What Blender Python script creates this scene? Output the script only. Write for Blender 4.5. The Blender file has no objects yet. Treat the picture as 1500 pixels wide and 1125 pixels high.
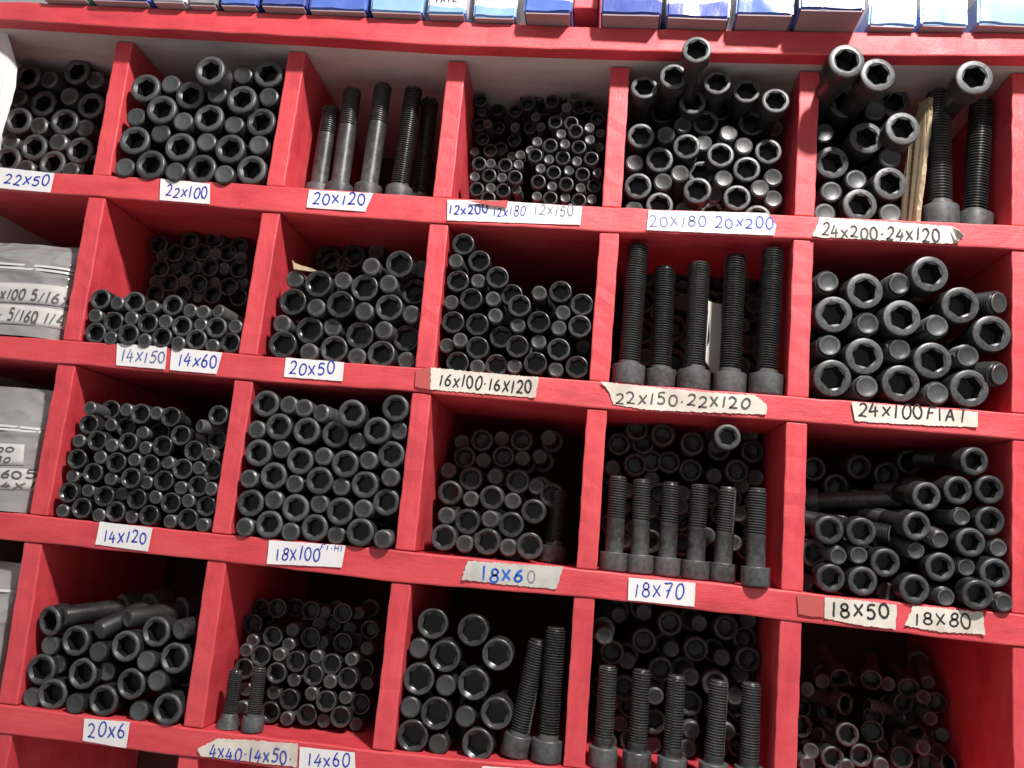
import bpy, bmesh, math, random
from mathutils import Vector, Matrix, noise as mnoise
random.seed(7)
S = bpy.context.scene
COL = S.collection

# ------------------------------------------------------------ camera, world, lamp, exposure
cam_d = bpy.data.cameras.new('camera')
cam = bpy.data.objects.new('camera', cam_d); COL.objects.link(cam)
cam_d.sensor_width = 36.0; cam_d.lens = 30.2772
cam_d.clip_start = 0.02; cam_d.clip_end = 100
cam.matrix_world = Matrix(((0.9918598,-0.0744844,0.1032775,0.7617185),(0.0887609,-0.1771130,-0.9801798,-0.8440427),(0.0912999,0.9813680,-0.1690599,1.1109231),(0.0000000,0.0000000,0.0000000,1.0000000)))
S.camera = cam
W = bpy.data.worlds.new('World'); S.world = W; W.use_nodes = True
W.node_tree.nodes['Background'].inputs['Color'].default_value = (1.0, 0.97, 0.95, 1)
W.node_tree.nodes['Background'].inputs['Strength'].default_value = 0.38
ld = bpy.data.lights.new('shop_lamp', 'POINT'); ld.energy = 170.0; ld.shadow_soft_size = 0.055
ld.color = (1.0, 0.95, 0.91)
lamp = bpy.data.objects.new('shop_lamp', ld); COL.objects.link(lamp); lamp.location = (1.21, -0.94, 2.38)
S.view_settings.view_transform = 'Standard'; S.view_settings.look = 'None'
S.view_settings.exposure = 0.0; S.view_settings.gamma = 1.0; S.view_settings.use_curve_mapping = False
Z0 = 1.45

# ------------------------------------------------------------ materials
def mat(name, col, rough=0.5, metal=0.0, spec=0.5, **kw):
    m = bpy.data.materials.new(name); m.use_nodes = True
    b = m.node_tree.nodes['Principled BSDF']
    b.inputs['Base Color'].default_value = (*col, 1); b.inputs['Roughness'].default_value = rough
    b.inputs['Metallic'].default_value = metal; b.inputs['Specular IOR Level'].default_value = spec
    for k, v in kw.items(): b.inputs[k.replace('_', ' ')].default_value = v
    return m
def nd(m, t, **props):
    n = m.node_tree.nodes.new(t)
    for k, v in props.items(): setattr(n, k, v)
    return n
def lk(m, a, b): m.node_tree.links.new(a, b)
def noise(m, scale, detail=4, rough=0.6, vec=None, sx=(1, 1, 1)):
    tc = nd(m, 'ShaderNodeTexCoord'); mp = nd(m, 'ShaderNodeMapping'); mp.inputs['Scale'].default_value = sx
    lk(m, tc.outputs['Object'], mp.inputs['Vector'])
    n = nd(m, 'ShaderNodeTexNoise'); n.inputs['Scale'].default_value = scale
    n.inputs['Detail'].default_value = detail; n.inputs['Roughness'].default_value = rough
    lk(m, mp.outputs['Vector'], n.inputs['Vector']); return n
def ramp(m, src, stops):
    r = nd(m, 'ShaderNodeValToRGB'); e = r.color_ramp.elements
    while len(e) < len(stops): e.new(0.5)
    for k, (p, c) in enumerate(stops): e[k].position = p; e[k].color = (*c, 1)
    lk(m, src, r.inputs['Fac']); return r
def bump(m, src, dist, strength=0.5):
    b = nd(m, 'ShaderNodeBump'); b.inputs['Distance'].default_value = dist; b.inputs['Strength'].default_value = strength
    lk(m, src, b.inputs['Height']); lk(m, b.outputs['Normal'], m.node_tree.nodes['Principled BSDF'].inputs['Normal'])
def bsdf(m): return m.node_tree.nodes['Principled BSDF']

def paint(name, sx):                       # red brush paint on rough sawn board, worn and stained in streaks
    m = mat(name, (0.6, 0.03, 0.05), 0.5, 0, 0.75)
    n1 = noise(m, 22, 6, 0.65, sx=sx)
    r1 = ramp(m, n1.outputs['Fac'], [(0.28, (0.46, 0.030, 0.042)), (0.47, (0.66, 0.052, 0.068)), (0.72, (0.74, 0.088, 0.100))])
    n2 = noise(m, 130, 4, 0.7)
    r2 = ramp(m, n2.outputs['Fac'], [(0.725, (0, 0, 0)), (0.75, (1, 1, 1))])
    mx = nd(m, 'ShaderNodeMixRGB'); mx.inputs['Color2'].default_value = (0.62, 0.38, 0.30, 1)
    n5 = noise(m, 7, 2); r5 = ramp(m, n5.outputs['Fac'], [(0.5, (0, 0, 0)), (0.65, (0.8, 0.8, 0.8))])
    ml = nd(m, 'ShaderNodeMath', operation='MULTIPLY')
    lk(m, r2.outputs['Color'], ml.inputs[0]); lk(m, r5.outputs['Color'], ml.inputs[1])
    lk(m, ml.outputs[0], mx.inputs['Fac'])
    n6 = noise(m, 5.5, 5, 0.6); r6 = ramp(m, n6.outputs['Fac'], [(0.55, (0, 0, 0)), (0.8, (0.8, 0.8, 0.8))])
    dk = nd(m, 'ShaderNodeMixRGB'); dk.inputs['Color2'].default_value = (0.42, 0.026, 0.042, 1)
    lk(m, r6.outputs['Color'], dk.inputs['Fac']); lk(m, r1.outputs['Color'], dk.inputs['Color1'])
    lk(m, dk.outputs['Color'], mx.inputs['Color1'])
    # greasy black thumb marks and scratches
    n7 = noise(m, 34, 5, 0.75); r7 = ramp(m, n7.outputs['Fac'], [(0.60, (0, 0, 0)), (0.74, (0.55, 0.55, 0.55))])
    n8 = noise(m, 4.5, 2); r8 = ramp(m, n8.outputs['Fac'], [(0.42, (0, 0, 0)), (0.6, (1, 1, 1))])
    m8 = nd(m, 'ShaderNodeMath', operation='MULTIPLY'); lk(m, r7.outputs['Color'], m8.inputs[0]); lk(m, r8.outputs['Color'], m8.inputs[1])
    gr = nd(m, 'ShaderNodeMixRGB'); gr.inputs['Color2'].default_value = (0.16, 0.04, 0.045, 1)
    lk(m, m8.outputs[0], gr.inputs['Fac']); lk(m, mx.outputs['Color'], gr.inputs['Color1'])
    # paint rubbed thin along the sawn edges
    bv = nd(m, 'ShaderNodeBevel'); bv.samples = 4; bv.inputs['Radius'].default_value = 0.0035
    gm = nd(m, 'ShaderNodeNewGeometry'); dt = nd(m, 'ShaderNodeVectorMath', operation='DOT_PRODUCT')
    lk(m, bv.outputs['Normal'], dt.inputs[0]); lk(m, gm.outputs['Normal'], dt.inputs[1])
    iv = nd(m, 'ShaderNodeMath', operation='SUBTRACT'); iv.inputs[0].default_value = 1.0; lk(m, dt.outputs['Value'], iv.inputs[1])
    n9 = noise(m, 48, 5, 0.7); ml9 = nd(m, 'ShaderNodeMath', operation='MULTIPLY'); lk(m, n9.outputs['Fac'], ml9.inputs[0]); lk(m, iv.outputs[0], ml9.inputs[1])
    r9 = ramp(m, ml9.outputs[0], [(0.055, (0, 0, 0)), (0.14, (0.6, 0.6, 0.6))])
    we = nd(m, 'ShaderNodeMixRGB'); we.inputs['Color2'].default_value = (0.66, 0.26, 0.23, 1)
    lk(m, r9.outputs['Color'], we.inputs['Fac']); lk(m, gr.outputs['Color'], we.inputs['Color1'])
    lk(m, we.outputs['Color'], bsdf(m).inputs['Base Color'])
    n3 = noise(m, 150, 8, 0.8, sx=sx)
    bump(m, n3.outputs['Fac'], 0.0011, 0.6)
    n4 = noise(m, 40, 3); r4 = ramp(m, n4.outputs['Fac'], [(0.3, (0.42,)*3), (0.7, (0.6,)*3)])
    lk(m, r4.outputs['Color'], bsdf(m).inputs['Roughness'])
    return m
RED_H = paint('red_paint_boards', (0.45, 1, 1.7)); RED_V = paint('red_paint_posts', (1.7, 1, 0.45))
def steel(name, lo, hi, ra, rb, metal, worn=(0.26, 0.265, 0.27)):
    m = mat(name, lo, 0.4, metal, 0.5)
    oi = nd(m, 'ShaderNodeObjectInfo')
    n = noise(m, 90, 5, 0.65)
    ad = nd(m, 'ShaderNodeMath', operation='MULTIPLY_ADD'); ad.inputs[1].default_value = 0.5
    sb = nd(m, 'ShaderNodeMath', operation='MULTIPLY'); sb.inputs[1].default_value = 0.6
    lk(m, oi.outputs['Random'], sb.inputs[0]); lk(m, n.outputs['Fac'], ad.inputs[0]); lk(m, sb.outputs[0], ad.inputs[2])
    r = ramp(m, ad.outputs[0], [(0.1, lo), (1.0, hi)])
    # specks of rust and dust
    n4 = noise(m, 260, 3, 0.6); rs_ = ramp(m, n4.outputs['Fac'], [(0.66, (0, 0, 0)), (0.74, (0.5, 0.5, 0.5))])
    mr = nd(m, 'ShaderNodeMixRGB'); mr.inputs['Color2'].default_value = (0.13, 0.095, 0.075, 1)
    lk(m, rs_.outputs['Color'], mr.inputs['Fac']); lk(m, r.outputs['Color'], mr.inputs['Color1'])
    # wear on convex edges, oxide rubbed off; paleness also paints in rim and crest glints
    ge = nd(m, 'ShaderNodeNewGeometry'); n5 = noise(m, 160, 4, 0.7)
    a2 = nd(m, 'ShaderNodeMath', operation='MULTIPLY_ADD'); a2.inputs[1].default_value = 0.16
    lk(m, n5.outputs['Fac'], a2.inputs[0]); lk(m, ge.outputs['Pointiness'], a2.inputs[2])
    rw = ramp(m, a2.outputs[0], [(0.605, (0, 0, 0)), (0.69, (0.55, 0.55, 0.55))])
    mw = nd(m, 'ShaderNodeMixRGB'); mw.inputs['Color2'].default_value = (*worn, 1)
    lk(m, rw.outputs['Color'], mw.inputs['Fac']); lk(m, mr.outputs['Color'], mw.inputs['Color1'])
    lk(m, mw.outputs['Color'], bsdf(m).inputs['Base Color'])
    a3 = nd(m, 'ShaderNodeMath', operation='MULTIPLY_ADD'); a3.inputs[1].default_value = 0.4
    lk(m, oi.outputs['Random'], a3.inputs[0]); lk(m, n.outputs['Fac'], a3.inputs[2])
    rr = ramp(m, a3.outputs[0], [(0.35, (ra,)*3), (1.0, (rb,)*3)])
    lk(m, rr.outputs['Color'], bsdf(m).inputs['Roughness'])
    n2 = noise(m, 700, 3, 0.6); bump(m, n2.outputs['Fac'], 0.00025, 0.35)
    return m
STEEL = steel('black_oxide_steel', (0.034, 0.036, 0.038), (0.098, 0.103, 0.108), 0.33, 0.55, 0.30)
OILED = steel('oiled_black_steel', (0.034, 0.035, 0.036), (0.090, 0.092, 0.095), 0.18, 0.38, 0.40)
THREAD = steel('black_thread_steel', (0.022, 0.022, 0.022), (0.050, 0.050, 0.051), 0.22, 0.36, 0.5)
SOCKET = mat('socket_wall_steel', (0.022, 0.022, 0.023), 0.3, 0.4)
STAMP = mat('stamped_recess', (0.012, 0.012, 0.013), 0.6)
REST_STEEL = steel('darker_black_steel', (0.022, 0.022, 0.023), (0.060, 0.061, 0.063), 0.3, 0.5, 0.3)  # darker steel tone for the massed small and deep bolts
SHADED_SIDE = steel('shaded_black_side', (0.012, 0.012, 0.013), (0.032, 0.033, 0.034), 0.30, 0.48, 0.35, (0.10, 0.10, 0.10))  # shade from neighbouring bolts, put into the colour of lying bolt sides
PART = steel('part_threaded_steel', (0.028, 0.028, 0.029), (0.058, 0.059, 0.060), 0.26, 0.42, 0.4)
def paper(name, a, b, rough=0.55):
    m = mat(name, a, rough, 0, 0.4)
    n = noise(m, 30, 5, 0.6); r = ramp(m, n.outputs['Fac'], [(0.35, b), (0.6, a)])
    lk(m, r.outputs['Color'], bsdf(m).inputs['Base Color'])
    n2 = noise(m, 80, 3); bump(m, n2.outputs['Fac'], 0.0004, 0.2); return m
PAPER = {'white': paper('white_label_paper', (0.80, 0.79, 0.79), (0.75, 0.74, 0.74)),
         'cream': paper('cream_masking_paper', (0.74, 0.70, 0.62), (0.55, 0.49, 0.42)),
         'silver': paper('grey_tape', (0.55, 0.54, 0.50), (0.36, 0.35, 0.33), 0.35)}
INK = {'blue': mat('blue_ink', (0.03, 0.055, 0.42), 0.5), 'midblue': mat('bright_blue_ink', (0.02, 0.12, 0.55), 0.5),
       'bluegrey': mat('faded_blue_ink', (0.13, 0.15, 0.36), 0.5), 'grey': mat('grey_ink', (0.22, 0.23, 0.27), 0.5),
       'black': mat('black_marker_ink', (0.025, 0.025, 0.027), 0.5), 'darkgrey': mat('faded_black_ink', (0.085, 0.08, 0.075), 0.5)}
def ply(name, a, b, sx):
    m = mat(name, a, 0.7, 0, 0.3)
    n = noise(m, 9, 8, 0.7, sx=sx); r = ramp(m, n.outputs['Fac'], [(0.3, b), (0.65, a)])
    lk(m, r.outputs['Color'], bsdf(m).inputs['Base Color'])
    n2 = noise(m, 60, 6, 0.7, sx=sx); bump(m, n2.outputs['Fac'], 0.001, 0.4); return m
BARE = ply('bare_weathered_board', (0.68, 0.62, 0.58), (0.42, 0.36, 0.33), (0.35, 1.5, 1))
WHITE = ply('white_painted_board', (0.78, 0.77, 0.76), (0.62, 0.61, 0.60), (1, 1, 0.4))
BACK = ply('shaded_hardboard', (0.10, 0.035, 0.032), (0.05, 0.022, 0.020), (1, 1, 1))  # board darkened; deep compartment shade put into its colour
CHIP = ply('bare_wood_chip', (0.55, 0.40, 0.28), (0.42, 0.28, 0.19), (1, 1, 1))
CARD = ply('brown_cardboard', (0.48, 0.38, 0.25), (0.36, 0.28, 0.18), (1, 1, 3))
TAPE = ply('brown_tape', (0.55, 0.085, 0.085), (0.40, 0.10, 0.085), (1, 1, 1))
GREYSHEET = mat('grey_plastic_sheet', (0.66, 0.65, 0.58), 0.45)

# ------------------------------------------------------------ helpers
def mesh_from(name, vs, fs, mats, smooth=None, fm=None):
    me = bpy.data.meshes.new(name); me.from_pydata([tuple(v) for v in vs], [], fs)
    for m in (mats if isinstance(mats, (list, tuple)) else [mats]): me.materials.append(m)
    if fm:
        for p, k in zip(me.polygons, fm): p.material_index = k
    me.validate(); me.update()
    if smooth is not None:
        for p in me.polygons: p.use_smooth = True
        me.set_sharp_from_angle(angle=math.radians(smooth))
    return me
def link(name, data, parent=None):
    o = bpy.data.objects.new(name, data); COL.objects.link(o)
    if parent: o.parent = parent
    return o
def tag(o, label, cat, group=None, kind=None):
    o['label'] = label; o['category'] = cat
    if group: o['group'] = group
    if kind: o['kind'] = kind
    return o
def bevel_obj(o, w=0.0012, seg=2):
    m = o.modifiers.new('bevel', 'BEVEL'); m.width = w; m.segments = seg; m.limit_method = 'ANGLE'; m.angle_limit = math.radians(35)
def prism(quad_list, name, m, parent=None):
    """boxes given by 8 corners (front 4 then back 4, each ccw) -> one mesh"""
    vs = []; fs = []
    for q in quad_list:
        b = len(vs); vs += q
        fs += [tuple(b + i for i in f) for f in ((0, 1, 2, 3), (7, 6, 5, 4), (0, 4, 5, 1), (1, 5, 6, 2), (2, 6, 7, 3), (3, 7, 4, 0))]
    me = mesh_from(name, vs, fs, m)
    bm = bmesh.new(); bm.from_mesh(me); bmesh.ops.recalc_face_normals(bm, faces=bm.faces); bm.to_mesh(me); bm.free()
    return link(name, me, parent)
def boxq(x0, x1, y0, y1, z0, z1):
    return [(x0, y0, z0), (x1, y0, z0), (x1, y0, z1), (x0, y0, z1), (x0, y1, z0), (x1, y1, z0), (x1, y1, z1), (x0, y1, z1)]

# ------------------------------------------------------------ the rack
DX = [[0.1897, 0.1906, 0.191, 0.1901, 0.1943, 0.1943], [0.392, 0.3887, 0.3859, 0.3853, 0.3858, 0.3858], [0.5713, 0.5711, 0.5726, 0.5732, 0.573, 0.573], [0.7466, 0.7482, 0.7491, 0.7507, 0.7528, 0.7528], [0.9418, 0.9414, 0.9412, 0.9422, 0.9418, 0.9418], [1.1508, 1.1495, 1.1484, 1.1473, 1.1483, 1.1483]]          # left face of each divider
WID = 0.0199        # divider thickness
SH = [
 [(-0.02, 1.4532, 1.4288), (0.2011, 1.4532, 1.4288), (0.3965, 1.4514, 1.4222), (0.5825, 1.4483, 1.42), (0.7598, 1.4475, 1.4212), (0.9518, 1.4492, 1.4249), (1.1583, 1.4506, 1.4265), (1.4, 1.4506, 1.4265)],
 [(-0.02, 1.2672, 1.2424), (0.2011, 1.2672, 1.2424), (0.3965, 1.2661, 1.2397), (0.5825, 1.2655, 1.2409), (0.7598, 1.2654, 1.2383), (0.9518, 1.2644, 1.2404), (1.1583, 1.2647, 1.24), (1.4, 1.2647, 1.24)],
 [(-0.02, 1.0837, 1.0565), (0.2011, 1.0837, 1.0565), (0.3965, 1.0825, 1.0567), (0.5825, 1.0836, 1.0531), (0.7598, 1.0824, 1.0573), (0.9518, 1.0808, 1.0544), (1.1583, 1.0799, 1.0517), (1.4, 1.0799, 1.0517)],
 [(-0.02, 0.8986, 0.8726), (0.2011, 0.8986, 0.8726), (0.3965, 0.898, 0.872), (0.5825, 0.8979, 0.8719), (0.7598, 0.903, 0.877), (0.9518, 0.8993, 0.8733), (1.1583, 0.8993, 0.8733), (1.4, 0.8993, 0.8733)],
]          # shelves: list of (x, z_top, z_bottom) along the front edge
DEPTH = 0.27
def shelf_z(k, x, top):
    s = SH[k]; c = 1 if top else 2
    if x <= s[0][0]: return s[0][c]
    for a, b in zip(s, s[1:]):
        if x <= b[0]:
            u = (x - a[0]) / (b[0] - a[0]); return a[c] + u * (b[c] - a[c])
    return s[-1][c]
rack = link('pigeonhole_rack', None)
rack.location = (0, 0, 0)
tag(rack, 'red painted wooden pigeonhole rack holding black bolts in open compartments', 'rack')
def strip_board(name, pts, y0, y1, m, seg=6, jit=0.0005):
    """long board following pts (x, ztop, zbot), with slightly uneven sawn edges"""
    vs = []; fs = []; P = []
    for (a, b) in zip(pts, pts[1:]):
        n = max(2, int((b[0] - a[0]) / 0.02))
        for i in range(n):
            u = i / n; P.append(tuple(a[k] + u * (b[k] - a[k]) for k in range(3)))
    P.append(pts[-1])
    for (x, zt, zb) in P:
        j = [random.uniform(-jit, jit) for _ in range(4)]
        vs += [(x, y0 + j[0], zt + j[1]), (x, y1, zt), (x, y1, zb), (x, y0 + j[2], zb + j[3])]
    for i in range(len(P) - 1):
        a = 4 * i; b = a + 4
        for k in range(4): fs.append((a + k, a + (k + 1) % 4, b + (k + 1) % 4, b + k))
    fs += [(3, 2, 1, 0), tuple(4 * (len(P) - 1) + k for k in range(4))]
    me = mesh_from(name, vs, fs, m)
    bm = bmesh.new(); bm.from_mesh(me); bmesh.ops.recalc_face_normals(bm, faces=bm.faces); bm.to_mesh(me); bm.free()
    o = link(name, me, rack); bevel_obj(o, 0.0016, 2); return o
for k in range(len(SH)):
    strip_board('shelf_board', SH[k], -0.002, DEPTH, RED_H)
TOP = [(-0.03, 1.6396, 1.6176), (0.0698, 1.6396, 1.6176), (0.2502, 1.6367, 1.6123), (0.4232, 1.6351, 1.6088), (0.5714, 1.6321, 1.6047), (0.7492, 1.6305, 1.6052), (0.9532, 1.6339, 1.608), (1.1479, 1.6393, 1.6144), (1.4, 1.6393, 1.6144)]        # the thicker board over the first row overhangs the posts
strip_board('top_board', TOP, -0.030, -0.0105, RED_H)
strip_board('top_panel', [(x, zt - .002, zb + .001) for (x, zt, zb) in TOP], -0.0103, DEPTH, BARE)
def topz(x):
    for a, b in zip(TOP, TOP[1:]):
        if x <= b[0]: return a[2] + (x - a[0]) / (b[0] - a[0]) * (b[2] - a[2])
    return TOP[-1][2]
NR = len(SH)
def divider(k, r):
    x0, w = DX[k][r], WID
    x1 = DX[k][r + 1]; bx0 = (x0 + x1) / 2
    zt = (topz(x0) - 0.0004) if r == 0 else shelf_z(r - 1, x0 + w / 2, False) - 0.0006
    zb = shelf_z(r, x1 + w / 2, True) + 0.0006 if r < NR else shelf_z(NR - 1, x0, False) - 0.16
    n = 14; vs = []; fs = []
    for i in range(n + 1):
        u = i / n; x = x0 + u * (x1 - x0); z = zt + u * (zb - zt)
        j = [random.uniform(-0.0004, 0.0004) for _ in range(4)]
        vs += [(x + j[0], 0.0 + j[1], z), (x + w + j[2], 0.0 + j[3], z), (bx0 + w, DEPTH - .001, z), (bx0, DEPTH - .001, z)]
    for i in range(n):
        a = 4 * i; b = a + 4
        for q in range(4): fs.append((a + q, a + (q + 1) % 4, b + (q + 1) % 4, b + q))
    fs += [(0, 3, 2, 1), tuple(4 * n + q for q in range(4))]
    me = mesh_from('divider', vs, fs, RED_V)
    bm = bmesh.new(); bm.from_mesh(me); bmesh.ops.recalc_face_normals(bm, faces=bm.faces); bm.to_mesh(me); bm.free()
    o = link('divider', me, rack); bevel_obj(o, 0.0014, 2); return o
for k in range(len(DX)):
    for r in range(NR + 1): divider(k, r)
prism([boxq(-0.02, 0.0300, 0.0, DEPTH, SH[-1][0][2] - 0.16, TOP[0][2] - 0.001)], 'end_panel', WHITE, rack)
prism([boxq(-0.02, 1.40, DEPTH + 0.0005, DEPTH + 0.012, SH[-1][0][2] - 0.16, TOP[0][1])], 'back_panel', BACK, rack)
# the row above the top board: one post between the cartons, and its back board
for (xa, xb) in [(0.7039, 0.7278)]:
    o = prism([boxq(xa, xb, -0.0295, 0.2, TOP[0][1] + 0.013, TOP[0][1] + 0.14)], 'upper_divider', RED_V, rack); bevel_obj(o)
prism([boxq(-0.02, 1.40, 0.2003, 0.21, TOP[0][1] + 0.002, TOP[0][1] + 0.14)], 'upper_back_panel', RED_H, rack)
o = prism([boxq(0.5728, 0.5897, -0.0012, 0.004, 1.6063, 1.6095)], 'bare_chip', CHIP, rack); bevel_obj(o, .0006)

# ------------------------------------------------------------ handwriting (single stroke letters)
def arc(cx, cy, rx, ry, a0, a1, n=14):
    return [(cx + rx * math.cos(math.radians(a0 + (a1 - a0) * i / n)), cy + ry * math.sin(math.radians(a0 + (a1 - a0) * i / n))) for i in range(n + 1)]
G = {
 '0': [arc(.5, .5, .42, .5, 100, 460, 22)], '1': [[(.58, 1), (.5, .5), (.42, 0)]],
 '2': [arc(.45, .72, .36, .28, 160, -20, 10) + [(.62, .42), (.3, .14), (.06, .04), (.3, .06), (.95, .02)]],
 '3': [arc(.42, .75, .36, .25, 150, -80, 10) + arc(.42, .26, .42, .26, 85, -150, 12)],
 '4': [[(.5, 1), (.28, .62), (.05, .3), (.4, .33), (.95, .38)], [(.72, .72), (.66, .35), (.6, -.05)]],
 '5': [[(.9, .98), (.3, .98), (.2, .58)] + arc(.42, .32, .42, .32, 110, -140, 12)],
 '6': [[(.75, 1), (.4, .75), (.14, .4)] + arc(.48, .26, .36, .26, 175, 500, 16)],
 '7': [[(.05, .95), (.5, .97), (.92, .95), (.6, .5), (.38, 0)], [(.3, .48), (.8, .52)]],
 '8': [arc(.5, .76, .3, .24, 60, 270, 10) + arc(.5, .25, .38, .26, 90, -270, 16) + arc(.5, .76, .3, .24, -90, 60, 8)],
 '9': [arc(.45, .7, .36, .28, 20, 380, 16) + [(.78, .4), (.66, 0)]],
 'X': [[(.1, .82), (.5, .42), (.9, .08)], [(.9, .85), (.5, .42), (.08, .02)]],
 '.': [[(.4, .38), (.5, .42), (.58, .38)]], '/': [[(.9, 1), (.1, 0)]],
 'F': [[(.2, 0), (.24, .5), (.28, 1)], [(.2, 1), (.95, .98)], [(.2, .52), (.75, .54)]],
 'I': [[(.5, .95), (.5, 0)]], 'A': [[(.05, 0), (.3, .6), (.5, 1), (.7, .5), (.9, 0)], [(.2, .38), (.82, .38)]],
 'T': [[(.0, .96), (.95, .98)], [(.5, .96), (.48, 0)]], 'H': [[(.12, 1), (.12, 0)], [(.88, 1), (.86, 0)], [(.1, .5), (.9, .52)]],
 'Q': [arc(.5, .5, .42, .5, 90, 450, 20), [(.55, .3), (.95, -.08)]],
 'J': [[(.7, 1), (.7, .3)] + arc(.42, .28, .28, .28, 0, -170, 8)], 'S': [arc(.5, .75, .38, .25, 20, 260, 10) + arc(.5, .25, .38, .25, 80, -160, 10)],
 'U': [[(.1, 1), (.1, .35)] + arc(.5, .35, .4, .35, 180, 360, 10) + [(.9, 1)]],
 ' ': [],
}
ADV = {'1': .62, '.': .55, 'I': .5, '/': .75, ' ': .6}
def layout(text):
    out = []; x = 0
    for ch in text:
        a = ADV.get(ch, 1.0); out.append((ch, x, a)); x += a + (.24 if ch != 'I' else .3)
    return out, x - .24
def smooth(p):
    if len(p) < 3: return p
    q = []
    for i in range(len(p) - 1):
        p0 = p[max(i - 1, 0)]; p1 = p[i]; p2 = p[i + 1]; p3 = p[min(i + 2, len(p) - 1)]
        for k in range(3):
            t = k / 3
            q.append(tuple(.5 * (2 * p1[c] + (p2[c] - p0[c]) * t + (2 * p0[c] - 5 * p1[c] + 4 * p2[c] - p3[c]) * t * t + (3 * p1[c] - p0[c] - 3 * p2[c] + p3[c]) * t ** 3) for c in (0, 1)))
    q.append(p[-1]); return q
def ribbon(pts, w, vs, fs, put, rnd):
    """flat pen stroke; put(u, v) -> 3D"""
    n = len(pts); b = len(vs)
    for i, (x, y) in enumerate(pts):
        a = pts[max(i - 1, 0)]; c = pts[min(i + 1, n - 1)]
        dx, dy = c[0] - a[0], c[1] - a[1]; L = math.hypot(dx, dy) or 1
        ww = w * (0.95 + 0.35 * rnd.random()) * (0.75 if i in (0, n - 1) else 1)
        nx, ny = -dy / L * ww / 2, dx / L * ww / 2
        vs += [put(x + nx, y + ny), put(x - nx, y - ny)]
    for i in range(n - 1):
        k = b + 2 * i; fs.append((k, k + 1, k + 3, k + 2))
def writing(text, p0, p1, h, pen, put_plane, rnd):
    """text between baseline points p0 -> p1 in the (x, z) plane"""
    vs = []; fs = []; lay, tot = layout(text)
    d = Vector((p1[0] - p0[0], p1[1] - p0[1])); L = d.length; d /= L; up = Vector((-d.y, d.x)); sc = L / tot
    layer = 0
    for (ch, x, a) in lay:
        sl = rnd.uniform(-.10, .24); dz = rnd.uniform(-.10, .10); hh = h * rnd.uniform(.84, 1.10)
        for st in G[ch]:
            pts = []
            for (gx, gy) in smooth(st):
                gx += sl * gy + rnd.uniform(-.022, .022); gy += rnd.uniform(-.022, .022)
                q = Vector(p0) + d * ((x + gx * a) * sc) + up * ((gy + dz) * hh); pts.append((q.x, q.y))
            lay_off = layer * 0.00004; layer += 1
            ribbon(pts, pen, vs, fs, lambda u, v, o=lay_off: put_plane(u, v, o), rnd)
    return vs, fs

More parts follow.
